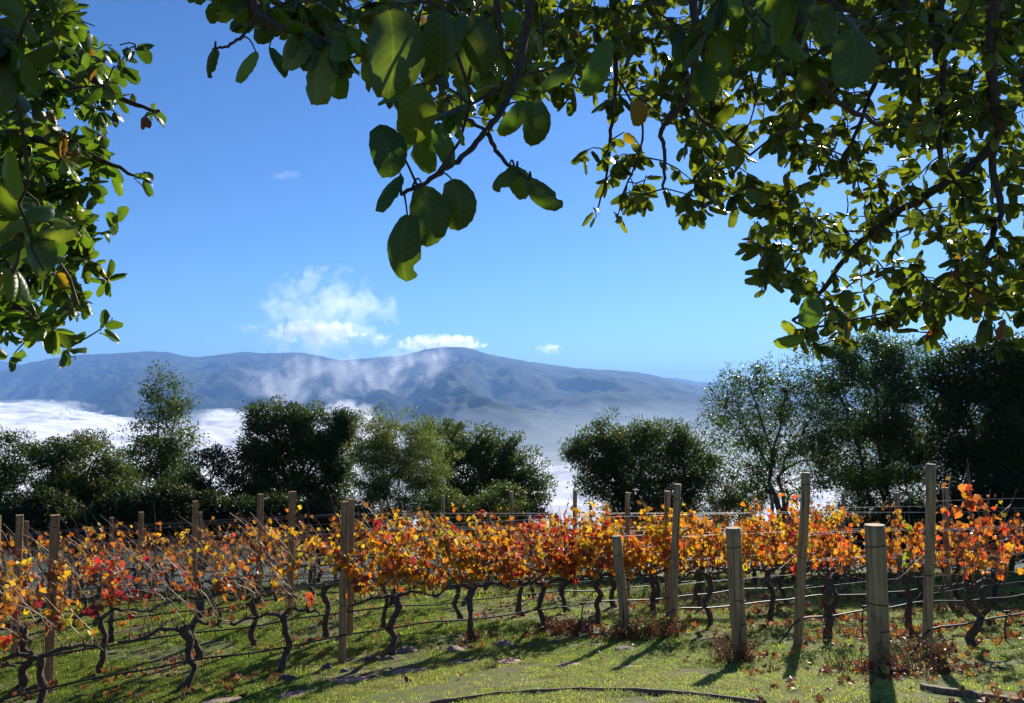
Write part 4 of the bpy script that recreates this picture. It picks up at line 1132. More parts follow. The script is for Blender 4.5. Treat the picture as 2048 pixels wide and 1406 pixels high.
kind = np.where(dry, rng.choice([3, 4, 5], len(x), p=[.25, .58, .17]), rng.choice([0, 1, 2], len(x), p=[.20, .75, .05]))
me = bpy.data.meshes.new('grass'); me.vertices.add(len(x)); me.vertices.foreach_set('co', np.stack([x, y, z], 1).astype(np.float32).ravel())
for nm, ty, arr in (('kind_index', 'INT', kind.astype(np.int32)), ('size', 'FLOAT', (pts[:, 2] * rng.uniform(.65, 1.35, len(x)) * (0.75 + .5 * patch[ok] / .5)).astype(np.float32)), ('turn', 'FLOAT', rng.uniform(0, 6.28, len(x)).astype(np.float32))):
    at_ = me.attributes.new(nm, ty, 'POINT'); at_.data.foreach_set('value', arr)
me.update()
grass = link(bpy.data.objects.new('grass', me)); tag(grass, 'short green and yellowing turf over the slope and between the rows', kind='stuff')
ng = bpy.data.node_groups.new('turf', 'GeometryNodeTree')
ng.interface.new_socket('Geometry', in_out='INPUT', socket_type='NodeSocketGeometry'); ng.interface.new_socket('Geometry', in_out='OUTPUT', socket_type='NodeSocketGeometry')
gi = ng.nodes.new('NodeGroupInput'); go = ng.nodes.new('NodeGroupOutput')
iop = ng.nodes.new('GeometryNodeInstanceOnPoints'); ci_ = ng.nodes.new('GeometryNodeCollectionInfo')
ci_.inputs['Collection'].default_value = tc; ci_.inputs['Separate Children'].default_value = True; ci_.inputs['Reset Children'].default_value = True
def named(nm, ty):
    q = ng.nodes.new('GeometryNodeInputNamedAttribute'); q.data_type = ty; q.inputs['Name'].default_value = nm; return q.outputs[0]
cx_ = ng.nodes.new('ShaderNodeCombineXYZ')
ng.links.new(named('turn', 'FLOAT'), cx_.inputs[2]); ng.links.new(gi.outputs[0], iop.inputs['Points']); ng.links.new(ci_.outputs[0], iop.inputs['Instance'])
iop.inputs['Pick Instance'].default_value = True
ng.links.new(named('kind_index', 'INT'), iop.inputs['Instance Index']); ng.links.new(cx_.outputs[0], iop.inputs['Rotation']); ng.links.new(named('size', 'FLOAT'), iop.inputs['Scale'])
ng.links.new(iop.outputs[0], go.inputs[0])
grass.modifiers.new('turf', 'NODES').node_group = ng

# --- fallen leaves
M_FALLEN = leaf_material('fallen_vine_leaf', trans=0.35, rough=0.55, spec=0.35, tgain=(1.2, 1.0, 0.6), objvar=0.8)
FALL = [((0.42, 0.17, 0.06), .25), ((0.30, 0.13, 0.055), .29), ((0.20, 0.11, 0.065), .28), ((0.60, 0.33, 0.08), .07), ((0.46, 0.34, 0.22), .11), ((0.40, 0.09, 0.05), .02)]
fx, fy_ = sample_ground(52000, 5.5, 24)
n_ = fx * NV[0] + fy_ * NV[1]; fs = fx * U[0] + fy_ * U[1]
w = np.zeros(len(fx))
for row, rn in ROWN.items():
    inside = (fs > row_span(row)[0]) & (fs < row_span(row)[1])
    w = np.maximum(w, np.exp(-((n_ - rn + .25) / 0.42) ** 2) * inside)
cl = fbm(fx * 1.7 + 3, fy_ * 1.7, 3)
w = (0.05 + w) * np.clip((cl - .42) * 6, 0.05, 1.3)
fz = terr(fx, fy_); fpx, fpy, fd = px_of(np.stack([fx, fy_, fz], 1))
w *= np.where((fpy > 1320) & (fpx > 560) & (fpx < 1500), .10, 1) * np.where(fpx > 1450, 1.8, 1) * np.where(fpx < 500, .8, 1)
sel = rng.uniform(size=len(fx)) < w * 0.52
def heap(cx, cyy, r, n):
    a = rng.uniform(0, 2 * PI, n); q = r * np.abs(rng.normal(0, .6, n)); return cx + q * np.cos(a), cyy + q * np.sin(a)
hx, hy = [], []
for (b_, r_, n__) in ((st1, .6, 110), (st2, .5, 60), (st3, .65, 130), (b3, .5, 70), (rowpt(ROWN['R1'], s_of_px(ROWN['R1'], 1125)), .5, 90), (ground_at(1880, 1345), .5, 60)):
    a_, c_ = heap(b_[0], b_[1] - .1, r_, n__); hx.append(a_); hy.append(c_)
FX = np.concatenate([fx[sel]] + hx); FY = np.concatenate([fy_[sel]] + hy); FZ = terr(FX, FY)
nh = len(FX) - sel.sum()
lift = np.concatenate([rng.uniform(.012, .04, sel.sum()), rng.uniform(.01, .09, nh)])
P = np.stack([FX, FY, FZ + lift], 1)
tip = norm(np.stack([rng.normal(size=len(FX)), rng.normal(size=len(FX)), rng.normal(0, .35, len(FX))], 1)); nr = norm(np.stack([rng.normal(0, .45, len(FX)), rng.normal(0, .45, len(FX)), np.ones(len(FX))], 1))
M = frames(tip, nr); S = rng.uniform(.055, .105, len(FX)); S[-nh:] *= .8
ci2 = rng.choice(len(FALL), len(FX), p=np.array([q[1] for q in FALL]) / sum(q[1] for q in FALL))
VF = [vine_leaf(1.6, .5, 11), vine_leaf(-1.3, .2, 12), vine_leaf(1.0, 1.1, 13)]
FM = {}
qx, qy, qd = px_of(P)
big = np.argsort(-(S / qd) * ((qx > 0) & (qx < 2048) & (qy < 1400)))[:300]
isbig = np.zeros(len(FX), bool); isbig[big] = True
for i in big:
    k = (int(ci2[i]), int(rng.integers(0, 3)))
    if k not in FM:
        mb = MB(); mb.add(VF[k[1]][0], VF[k[1]][1], None, FALL[k[0]][0]); FM[k] = mb.mesh('fallen_leaf', M_FALLEN, smooth=False)
    o = bpy.data.objects.new('fallen_leaf', FM[k])
    o.matrix_world = Matrix([[*(M[i, 0] * S[i]), P[i, 0]], [*(M[i, 1] * S[i]), P[i, 1]], [*(M[i, 2] * S[i]), P[i, 2]], [0, 0, 0, 1]])
    COL.objects.link(o); tag(o, 'curled dry vine leaf lying on the grass', 'fallen leaf', 'fallen vine leaves on the grass')
rest = ~isbig
mb = MB()
for k in range(3):
    q = rest & (np.arange(len(FX)) % 3 == k)
    scatter(mb, VF[k][0], VF[k][1], M[q], P[q], S[q], np.array([FALL[j][0] for j in ci2[q]]) * rng.uniform(.6, 1.2, (q.sum(), 1)))
lo = mb.build('fallen_leaves', M_FALLEN, smooth=False); tag(lo, 'litter of rusty fallen vine leaves under the rows', kind='stuff')

# --- edging board and rail
M_EDGE = simple('rusty_brown_edging', (0.22, 0.13, 0.09), .75, var=.4, scale=12, bump=.4)
def strip(pxs_, w, h, name, label, cat, m, lift=0.0):
    g = np.array([ground_at(a_, b_, 3, 12) for a_, b_ in pxs_]); g = smooth_path(g, 4)
    T = norm(np.gradient(g, axis=0)); Sd = np.stack([-T[:, 1], T[:, 0], 0 * T[:, 0]], 1)
    V = []; 
    for i in range(len(g)):
        c = g[i] + np.array([0, 0, lift + rng.normal(0, .002)]); s_ = Sd[i] * w / 2
        V += [c - s_ + (0, 0, -.05), c + s_ + (0, 0, -.05), c + s_ + (0, 0, h * .93), c + s_ * .7 + (0, 0, h), c - s_ * .7 + (0, 0, h), c - s_ + (0, 0, h * .93)]
    k = 6; Q = [(i * k + j, i * k + (j + 1) % k, (i + 1) * k + (j + 1) % k, (i + 1) * k + j) for i in range(len(g) - 1) for j in range(k)]
    e = (len(g) - 1) * k
    Q += [(3, 2, 1, 0), (5, 4, 3, 0), (e, e + 1, e + 2, e + 3), (e, e + 3, e + 4, e + 5)]
    mb = MB(); mb.add(V, None, Q); o = mb.build(name, m, smooth=False); return tag(o, label, cat)
strip([(860, 1414), (930, 1404), (1000, 1395), (1090, 1389), (1190, 1387), (1300, 1390), (1380, 1396), (1450, 1404), (1520, 1414)], .016, .05, 'lawn_edging', 'thin brown edging strip curving across the bottom of the lawn', 'edging', M_EDGE)
strip([(1846, 1380), (1870, 1385), (1930, 1393), (2000, 1404), (2080, 1418)], .05, .05, 'timber_rail', 'weathered timber rail lying on the grass at the bottom right corner', 'rail', wood_material('grey_rail_wood', (.3, .22, .16), (.1, .07, .05)), .0)
# split log pieces / twigs on the ground
for i, (a_, b_, c_, d_, r_, lb) in enumerate([(1510, 1240, 1575, 1226, .022, 'pale dead branch lying by the hose end near the leaning tall post'), (1600, 1318, 1630, 1316, .02, 'short broken stick on the lawn below the leaning tall post'), (928, 1325, 955, 1330, .012, 'small forked twig on the flat brown stone'), (1700, 1345, 1775, 1362, .01, 'thin twig lying in the leaves at the stout stub')]):
    A = ground_at(a_, b_); B = ground_at(c_, d_); mb = MB()
    P_ = np.array([A + (B - A) * t + np.array([0, 0, .02 + .015 * math.sin(t * 7)]) for t in np.linspace(0, 1, 7)]); tube(mb, P_, np.linspace(r_, r_ * .6, 7), 6, rough=.2)
    tag(mb.build('fallen_branch', M_BARK), lb, 'branch')

# --- weeds and suckers round the stubs
M_WEED = leaf_material('weed_leaf', trans=.45, rough=.45, spec=.4)
M_STEM = simple('dry_stem', (0.22, 0.13, 0.07), .7, var=.4, scale=60)
def weed(base, r, h, nst, cols, lab, nl=7, ls=.03, name='weed_clump', cat='weed'):
    root = empty(name, base, lab, cat, 'weeds and suckers by the posts'); sb = MB(); lb_ = MB()
    LP, LM, LS, LC = [], [], [], []
    for _ in range(nst):
        a = rng.uniform(0, 2 * PI); q = r * math.sqrt(rng.uniform()) * .6; b = np.array([q * math.cos(a), q * math.sin(a), 0])
        b[2] = T1(base[0] + b[0], base[1] + b[1]) - base[2] - .01
        a2 = a + rng.normal(0, .8); hh = h * rng.uniform(.4, 1.1); t = np.linspace(0, 1, 6)[:, None]
        P_ = b + np.array([math.cos(a2), math.sin(a2), 0]) * hh * rng.uniform(.15, .7) * t ** 1.5 + np.array([0, 0, hh]) * (t - .2 * t ** 3); P_[1:] += rng.normal(0, .008, (5, 3)).cumsum(0)
        tube(sb, P_, np.linspace(.0035, .0012, 6), 4, cap=False)
        for j in range(rng.integers(nl // 2, nl + 1)):
            f = rng.uniform(.25, 1) * 4.99; i = int(f); c = P_[i] + (P_[i + 1] - P_[i]) * (f - i)
            LP.append(c); d = norm(rng.normal(size=3) + np.array([0, 0, .2])); LM.append((d, norm(rng.normal(size=3) * .6 + np.array([0, 0, 1])))); LS.append(ls * rng.uniform(.6, 1.5)); LC.append(np.array(cols[rng.integers(0, len(cols))]) * rng.uniform(.7, 1.3))
    tag(sb.build('stems', M_STEM, root), kind='stuff')
    if LP:
        scatter(lb_, LQ, LQT, frames(np.array([m_[0] for m_ in LM]), np.array([m_[1] for m_ in LM])), np.array(LP), np.array(LS), np.clip(LC, 0, 1)); tag(lb_.build('leaves', M_WEED, root, smooth=False), kind='stuff')
WG = [(.10, .16, .04), (.14, .20, .05), (.08, .12, .035)]; WR = [(.20, .06, .04), (.14, .06, .04), (.26, .13, .06)]; WM = WG + WR[:2]
weed(st1 + np.array([.06, -.12, 0]), .42, .44, 100, WG + WR[:2], 'tangle of green weeds at the foot of the slim leaning stub', 9, .045)
weed(st1 + np.array([.42, -.1, 0]), .48, .34, 130, WR, 'mound of dark red dead stems right of the slim leaning stub', 10, .035)
weed(st2 + np.array([-.12, -.05, 0]), .38, .42, 110, WR + [(.12, .10, .04)], 'brown dry weeds around the split stub', 7, .03)
weed(st3 + np.array([-.28, -.02, 0]), .40, .48, 50, WG, 'wiry green weeds left of the stout stub', 8, .034)
weed(st3 + np.array([.26, -.02, 0]), .40, .46, 100, WG + WR + WR, 'tall wiry weeds between the stout stub and the tallest post', 6, .03)
weed(b3 + np.array([.05, -.05, 0]), .28, .22, 70, WR, 'dry reddish weeds at the foot of the tallest post', 6, .04)
mdp = rowpt(ROWN['R1'], s_of_px(ROWN['R1'], 1125)) - np.array([0, .45, 0]); mdp[2] = T1(mdp[0], mdp[1])
weed(mdp, .44, .28, 120, WR, 'mound of dead dark red stems where a vine is missing', 12, .035)
for i, px in enumerate([948, 1092]):
    q = rowpt(ROWN['R1'], s_of_px(ROWN['R1'], px)); weed(q, .13, .22, 30, WR, ('red dead suckers at the foot of the fifth vine' if i == 0 else 'brown dead suckers at the foot of the vine beside the mound'), 8, .035)
for px, py, lb in [(640, 1372, 'tuft of long grass by the flat reddish stone'), (600, 1345, 'tuft of long grass left of the square front post'), (1560, 1300, 'tuft of long grass below the leaning tall post'), (1700, 1290, 'pale leafy weed left of the stout stub'), (420, 1385, 'tuft of long pale grass at the bottom left')]:
    q = ground_at(px, py); root = empty('grass_tuft', q, lb, 'grass tuft', 'long grass tufts'); mb = MB(); r_ = np.random.default_rng(int(px))
    for _ in range(46):
        a = r_.uniform(0, 2 * PI); b = np.array([math.cos(a), math.sin(a), 0]) * r_.uniform(0, .09); h = r_.uniform(.05, .15); d = np.array([math.cos(a), math.sin(a), 0]); w = np.array([-d[1], d[0], 0]) * .0022
        c = np.array([(.2, .27, .06), (.3, .3, .1), (.42, .38, .2)][r_.integers(0, 3)])
        m_ = b + d * h * .25 + (0, 0, h * .6); e = b + d * h * .7 + (0, 0, h * .8); mb.add([b - w, b + w, m_ + w, m_ - w, e], [(3, 2, 4)], [(0, 1, 2, 3)], c)
    tag(mb.build('blades', M_GRASS, root, smooth=False), kind='stuff')
# ================================================================== the oaks the photographer stands under
def oak_leaf(seed, curl=0.35, width=0.58, bite=None):
    """oval coast-live-oak leaf, convex above, small teeth; unit length"""
    r = np.random.default_rng(seed)
    n = 15; t = 0.5 - 0.5 * np.cos(np.linspace(0.0, PI, n)); t = 0.55 * t + 0.45 * np.linspace(0, 1, n)
    half = width / 2 * np.sin(PI * np.clip(t * 0.94 + 0.03, 0, 1)) ** 0.45 * (1 + 0.10 * np.sin(t * 2.2))
    half[0] = 0.03; half[-1] = 0.05
    bend = r.uniform(-.10, .10)
    V = []; UV = []
    for i in range(n):
        xm = bend * math.sin(PI * t[i]); zm = 0.05 * math.sin(PI * t[i]) - curl * 0.35 * t[i] ** 2
        V.append((xm, t[i], zm)); UV.append((0.5, t[i]))
    rows = {}
    for sd in (-1, 1):
        hid = []; eid = []
        for i in range(n):
            h = half[i] * r.uniform(.96, 1.04) * (1.0 + (0.03 if i % 2 and 0 < i < n - 1 else 0))
            if bite and sd == bite[0] and i in bite[1]: h *= 0.6
            hid.append(len(V)); V.append((V[i][0] + sd * h * .5, t[i] - .015, V[i][2] - curl * h * .18 + r.normal(0, .006))); UV.append((0.5 + sd * h * .5, t[i]))
            eid.append(len(V)); V.append((V[i][0] + sd * h * .93, t[i] - .03 + r.normal(0, .008), V[i][2] - curl * h * .85 + r.normal(0, .014))); UV.append((0.5 + sd * h, t[i]))
        rows[sd] = (hid, eid)
    Q = []
    for i in range(n - 1):
        for sd in (-1, 1):
            h, e = rows[sd]
            a = [(i, i + 1, h[i + 1], h[i]), (h[i], h[i + 1], e[i + 1], e[i])]
            Q += a if sd == 1 else [q[::-1] for q in a]
    T = [];
    for q in Q: T += [(q[0], q[1], q[2]), (q[0], q[2], q[3])]
    T = [q[::-1] for q in T]
    return np.array(V), np.array(T), np.array(UV)
OL = [oak_leaf(1, .5, .52), oak_leaf(2, .9, .50), oak_leaf(3, .3, .66), oak_leaf(4, .7, .58, (1, (5, 6, 7))), oak_leaf(5, .55, .54, (-1, (10, 11))), oak_leaf(6, 1.2, .48)]
# a cheaper version for the leaves that are merged together
def cheap(v):
    V, T, UVv = v; n = 15
    st = [0, 3, 7, 11, 14]; ed = [2, 5, 9, 12]
    idx = st + [n + 2 * i + 1 for i in ed] + [n + 2 * n + 2 * i + 1 for i in ed]
    a = [0, 1, 2, 3, 4]; l = [5, 6, 7, 8]; r = [9, 10, 11, 12]
    T = []
    for s_, e in ((1, l), (-1, r)):
        tt = [(a[0], a[1], e[0]), (a[1], e[1], e[0]), (a[1], a[2], e[1]), (a[2], e[2], e[1]), (a[2], a[3], e[2]), (a[3], e[3], e[2]), (a[3], a[4], e[3])]
        T += tt if s_ == 1 else [q[::-1] for q in tt]
    return V[idx], np.array(T), UVv[idx]
OLC = [cheap(o) for o in OL]
M_OAK = leaf_material('oak_leaf', trans=0.52, rough=0.3, spec=0.5, veins=0.16, tgain=(1.32, 1.38, 0.42), objvar=0.5)
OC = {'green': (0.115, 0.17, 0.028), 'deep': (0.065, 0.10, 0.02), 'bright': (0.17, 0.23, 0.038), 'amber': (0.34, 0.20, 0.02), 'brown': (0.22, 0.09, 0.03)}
OCN = ['green', 'deep', 'bright', 'amber', 'brown']
OMESH = {}
def oak_mesh(c, k):
    if (c, k) not in OMESH:
        mb = MB(); V, T, Uv = OL[k]; mb.add(V, T, None, OC[c], Uv); OMESH[(c, k)] = mb.mesh('leaf', M_OAK, smooth=True)
    return OMESH[(c, k)]

class Oak:
    def __init__(s, name, label, base):
        s.base = np.array(base, float); s.root = empty(name, s.base, label, 'tree'); s.nodes = []; s.leaves = []; s.tw = MB()
    def branch(s, pts, r0, r1, k=8, name='branch', m=6):
        """main branch as its own part"""
        P = smooth_path(pts, m); n = len(P)
        P[1:-1] += rng.normal(0, 0.05 * (r0 + r1) + .0004, (n - 2, 3))
        R = np.linspace(r0, r1, n) * (1 + .06 * np.sin(np.arange(n) * 1.7))
        mb = MB(); tube(mb, P, R, k, rough=0.10); mb.build(name, M_TWIG, s.root, loc=-s.base)
        for p in P: s.nodes.append(p)
    def grow(s, targets, rtip=0.0011, maxlen=.5):
        Tg = [np.asarray(t, float) for t in targets]; nodes = np.array(s.nodes)
        d = np.array([np.min(np.linalg.norm(nodes - t, axis=1)) for t in Tg])
        segs = []; ends = []
        for i in np.argsort(d):
            t = Tg[i]; dd = np.linalg.norm(nodes - t, axis=1); j = int(np.argmin(dd)); a = nodes[j]; L_ = dd[j]
            if L_ < .012: ends.append((t, norm(rng.normal(size=3)), a)); continue
            k = max(4, int(L_ / .035)); u = np.linspace(0, 1, k)[:, None]
            side = norm(rng.normal(size=3)) * L_ * .13
            P = a + (t - a) * u + side * np.sin(u * PI) + np.array([0, 0, 1]) * L_ * .10 * np.sin(u * PI)
            P[1:-1] += rng.normal(0, .0035, (k - 2, 3))
            segs.append(P); nodes = np.concatenate([nodes, P[1:]]); ends.append((t, norm(P[-1] - P[-2]), P))
        for P in segs:
            r0 = rtip * (1.3 + 2.2 * min(1, np.linalg.norm(P[-1] - P[0]) / .5)); tube(s.tw, P, np.linspace(r0, rtip, len(P)), 5, rough=.18, cap=False)
        s.nodes = list(nodes); return ends
    def leaf(s, pos, tip, nr, size, c, k): s.leaves.append((np.asarray(pos, float), np.asarray(tip, float), np.asarray(nr, float), size, c, k))
    def dress(s, ends, n=(4, 8), size=(.030, .052), droop=.35, pc=(.5, .3, .185, .01, .005)):
        for (t, d, P) in ends:
            P = np.atleast_2d(P)
            for q in range(rng.integers(*n)):
                back = rng.uniform(0, .085); c = t - d * 0
                if len(P) > 1:
                    # walk back along the twig
                    L_ = 0; i = len(P) - 1
                    while i > 0 and L_ < back: L_ += np.linalg.norm(P[i] - P[i - 1]); i -= 1
                    c = P[max(i, 0)]
                o = norm(rng.normal(size=3)); tip = norm(d * .55 + o * .95 + np.array([0, 0, -droop]))
                nr = norm(np.array([0, 0, .75]) + rng.normal(0, .75, 3))
                pos = c + tip * .005
                s.leaf(pos, tip, nr, rng.uniform(*size), OCN[rng.choice(5, p=pc)], int(rng.integers(0, 6)))
    def finish(s, cap=300):
        if s.tw.n: tag(s.tw.build('twigs', M_TWIG, s.root, loc=-s.base), kind='stuff')
        P = np.array([l[0] for l in s.leaves]); M = frames(np.array([l[1] for l in s.leaves]), np.array([l[2] for l in s.leaves])); S = np.array([l[3] for l in s.leaves])
        px, py, d = px_of(P)
        seen = (d > .2) & (px > -60) & (px < 2110) & (py > -60) & (py < 1400)
        scr = np.where(seen, S / np.maximum(d, .05), 0)
        forced = np.array([l[4] in ('amber', 'brown') for l in s.leaves]) & seen
        scr = scr + forced * 1.0
        top = set(np.argsort(-scr)[:cap].tolist())
        for i in sorted(top):
            c, k = s.leaves[i][4], s.leaves[i][5]
            o = bpy.data.objects.new('leaf', oak_mesh(c, k)); q = P[i] - s.base
            o.parent = s.root; o.matrix_local = Matrix([[*(M[i, 0] * S[i]), q[0]], [*(M[i, 1] * S[i]), q[1]], [*(M[i, 2] * S[i]), q[2]], [0, 0, 0, 1]])
            if c == 'amber': o['label'] = 'yellowed oak leaf'
            if c == 'brown': o['label'] = 'dry brown oak leaf'
            COL.objects.link(o)
        rest = np.array([i for i in range(len(P)) if i not in top]); mb = MB()
        for k in range(6):
            q = np.array([i for i in rest if s.leaves[i][5] == k], int)
            if len(q): 
                V, T, Uv = OLC[k] if True else OL[k]
                scatter(mb, V, T, M[q], P[q] - s.base, S[q], np.array([OC[s.leaves[i][4]] for i in q]) * rng.uniform(.75, 1.2, (len(q), 1)), Uv)
        tag(mb.build('foliage', M_OAK, s.root), kind='stuff')

def inpoly(px, py, poly):
    c = np.zeros(len(px), bool); n = len(poly); j = n - 1
    for i in range(n):
        xi, yi = poly[i]; xj, yj = poly[j]
        hit = ((yi > py) != (yj > py)) & (px < (xj - xi) * (py - yi) / (yj - yi + 1e-9) + xi); c ^= hit; j = i
    return c
def targets(poly, n, d0, d1, jit=0):
    pl = np.array(poly, float); out = []
    while len(out) < n:
        x = rng.uniform(pl[:, 0].min(), pl[:, 0].max(), n * 3); y = rng.uniform(pl[:, 1].min(), pl[:, 1].max(), n * 3)
        k = inpoly(x, y, poly)
        for a, b in zip(x[k], y[k]):
            out.append(at(a, b, rng.uniform(d0, d1)))
            if len(out) >= n: break
    return out
def W(*q): return [at(*a) for a in q]

# ---- left oak: its trunk stands left of the view, sunlit leaves hang into the picture
ob = np.array([-3.4, 1.3, T1(-3.4, 1.3)])
lo_ = Oak('coast_oak', 'oak whose sunlit glossy branches hang in from the left edge', ob)
tm = MB(); tube(tm, smooth_path([ob - (0, 0, .3), ob + (0.05, .03, .9), ob + (.2, .05, 1.9), ob + (.35, .1, 3.0), ob + (.5, .2, 4.2)], 4), np.linspace(.22, .09, 17), 12, rough=.08); tm.build('trunk', M_TREEBARK, lo_.root, loc=-ob)
hub = ob + np.array([.3, .08, 2.5])
A1 = W((-420, -60, 1.7), (-120, 20, 1.6), (80, 70, 1.5), (170, 150, 1.45), (250, 200, 1.45), (320, 222, 1.45))
lo_.branch([hub, (hub + A1[0]) / 2 + (0, 0, .06)] + A1, .020, .0025)
A2 = W((-300, 250, 1.5), (-60, 262, 1.45), (60, 275, 1.4), (180, 310, 1.4), (270, 352, 1.4))
lo_.branch([hub + (0.03, 0, -.05), (hub + A2[0]) / 2] + A2, .017, .0025)
A3 = W((-300, 420, 1.6), (-60, 430, 1.5), (60, 450, 1.5), (150, 500, 1.5), (215, 560, 1.5))
lo_.branch([hub + (0.02, 0, -.12), (hub + A3[0]) / 2] + A3, .016, .0025)
A4 = W((-300, 540, 1.5), (-80, 560, 1.5), (30, 610, 1.5), (110, 665, 1.5), (150, 705, 1.5))
lo_.branch([hub + (0, 0, -.18), (hub + A4[0]) / 2] + A4, .015, .002)
LPOLY = [(-90, -60), (110, -60), (160, 20), (200, 60), (235, 95), (262, 150), (240, 215), (225, 262), (205, 320), (215, 370), (188, 430), (186, 500), (180, 560), (200, 610), (170, 640), (120, 690), (60, 660), (-20, 660), (-90, 680)]
e = lo_.grow(targets(LPOLY, 400, 1.25, 1.9)); lo_.dress(e, (5, 9), (.024, .040), .25, (.40, .15, .43, .004, .016))
e = lo_.grow(W((262, 95, 1.45), (240, 90, 1.4), (275, 108, 1.45), (318, 222, 1.4), (290, 232, 1.42), (270, 205, 1.5), (300, 345, 1.4), (285, 372, 1.42), (240, 350, 1.5), (232, 468, 1.5), (222, 432, 1.5), (220, 545, 1.5), (210, 575, 1.5), (225, 635, 1.5), (205, 655, 1.5), (150, 720, 1.45), (135, 705, 1.45), (30, 705, 1.3), (20, 715, 1.3), (100, 690, 1.5))); lo_.dress(e, (2, 5), (.028, .042), .2, (.45, .15, .38, .0, .02))
e = lo_.grow(targets([(20, 330), (190, 330), (200, 480), (150, 540), (20, 520)], 45, 1.35, 1.8)); lo_.dress(e, (5, 8), (.026, .040), .25, (.40, .15, .43, .004, .016))
# the big near leaves of this oak
e = lo_.grow(targets([(-80, 300), (90, 300), (120, 420), (100, 560), (-80, 600)], 8, .68, .95)); lo_.dress(e, (3, 5), (.036, .048), .3, (.4, .1, .5, 0, 0))
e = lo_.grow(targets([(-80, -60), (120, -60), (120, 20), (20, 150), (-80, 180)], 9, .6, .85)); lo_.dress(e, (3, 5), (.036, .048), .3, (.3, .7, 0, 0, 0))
e = lo_.grow(targets([(-900, -500), (60, -500), (60, -70), (-170, -60), (-200, 700), (-900, 700)], 130, 1.0, 2.6), maxlen=1); lo_.dress(e, (5, 9), (.03, .05), .3)
lo_.finish(300)

# ---- main oak: stands behind and right of the camera, its limbs pass overhead
mbz = np.array([3.1, -1.4, T1(3.1, -1.4)])
mo = Oak('coast_oak', 'large oak whose leafy limbs hang across the top and right of the view', mbz)
tm = MB(); tube(tm, smooth_path([mbz - (0, 0, .3), mbz + (-.1, .1, .9), mbz + (-.25, .25, 1.9), mbz + (-.5, .6, 3.1), mbz + (-.8, 1.0, 4.4)], 4), np.linspace(.30, .12, 17), 14, rough=.08); tm.build('trunk', M_TREEBARK, mo.root, loc=-mbz)
H1 = mbz + np.array([-.35, .42, 2.5]); H2 = mbz + np.array([-.6, .75, 3.5])
# overhead limbs feeding the branches that show
X0 = W((1700, -900, 1.3))[0]; X1 = W((1000, -700, 1.3))[0]; X2 = W((2350, -300, 1.6))[0]
mo.branch([H2, (H2 + X0) / 2 + (0, 0, .15), X0, W((1350, -760, 1.25))[0], X1, W((650, -560, 1.2))[0], W((400, -380, 1.2))[0]], .06, .010, 9)
mo.branch([H1, (H1 + X2) / 2 + (0, 0, .1), X2, W((2150, 20, 1.7))[0], W((2060, 130, 1.75))[0], W((1985, 290, 1.75))[0], W((1870, 380, 1.75))[0], W((1790, 430, 1.8))[0], W((1700, 505, 1.8))[0], W((1640, 590, 1.85))[0], W((1585, 640, 1.85))[0]], .018, .0035, 8)
mo.branch(W((1960, -420, 1.3), (1985, -150, 1.35), (1990, 0, 1.4), (1982, 120, 1.42), (1992, 250, 1.45), (1985, 330, 1.5), (2000, 430, 1.5), (1960, 520, 1.55), (1930, 600, 1.6)), .012, .0035)
mo.branch(W((1880, -400, 1.5), (1886, -100, 1.5), (1880, 60, 1.52), (1888, 180, 1.55), (1878, 300, 1.55), (1900, 350, 1.6), (1932, 392, 1.6)), .009, .003)
mo.branch(W((1700, -500, 1.4), (1790, -150, 1.45), (1810, 20, 1.5), (1812, 55, 1.5), (1770, 130, 1.55), (1750, 165, 1.6), (1715, 260, 1.6), (1680, 330, 1.65)), .010, .003)
mo.branch(W((1812, 55, 1.5), (1835, 120, 1.55), (1838, 220, 1.6), (1860, 300, 1.65)), .005, .002)
mo.branch(W((1390, -500, 1.1), (1392, -150, 1.1), (1386, 0, 1.1), (1390, 100, 1.12), (1378, 190, 1.13), (1340, 235, 1.14), (1322, 265, 1.15), (1330, 310, 1.15), (1327, 380, 1.15)), .008, .002)
mo.branch(W((1378, 190, 1.13), (1400, 235, 1.2), (1440, 265, 1.25), (1500, 310, 1.3)), .004, .002)
mo.branch(W((1130, -500, .95), (1085, -120, .95), (1062, 0, .95), (1052, 60, .96), (1035, 150, .96), (1005, 215, .95), (972, 262, .92)), .0075, .0038)
mo.branch(W((972, 262, .92), (935, 305, .88), (895, 335, .84), (845, 368, .80), (802, 388, .78)), .0036, .0020)
mo.branch(W((972, 262, .92), (990, 295, .92), (1012, 325, .9), (1040, 345, .88), (1062, 362, .86)), .0030, .0016)
mo.branch(W((900, 230, .88), (930, 235, .9), (972, 262, .92)), .0025, .0022)
mo.branch(W((480, -380, 1.0), (500, -60, 1.0), (515, 25, 1.0), (560, 55, 1.0), (640, 82, 1.0), (700, 98, 1.0), (770, 118, .98)), .007, .0035)
mo.branch(W((515, 25, 1.0), (490, 65, 1.0), (455, 92, 1.0), (425, 98, 1.0)), .0028, .0014)
mo.branch(W((990, -300, 1.0), (992, -20, 1.0), (1000, 70, 1.0), (1012, 130, 1.05), (1030, 160, 1.1)), .005, .003)
mo.branch(W((1230, -400, 1.6), (1228, -20, 1.65), (1232, 150, 1.7), (1222, 260, 1.7), (1218, 310, 1.7), (1210, 370, 1.7), (1195, 420, 1.7)), .007, .0015)
mo.branch(W((1232, 150, 1.7), (1285, 250, 1.7), (1270, 330, 1.7), (1248, 380, 1.7), (1236, 430, 1.7)), .003, .0013)
mo.branch(W((1620, -500, .9), (1610, -60, .9), (1600, 60, .9), (1622, 130, .95), (1670, 200, 1.0), (1760, 250, 1.05)), .008, .003)
mo.branch(W((1585, 640, 1.85), (1620, 655, 1.8), (1700, 640, 1.8), (1800, 620, 1.8)), .003, .002)

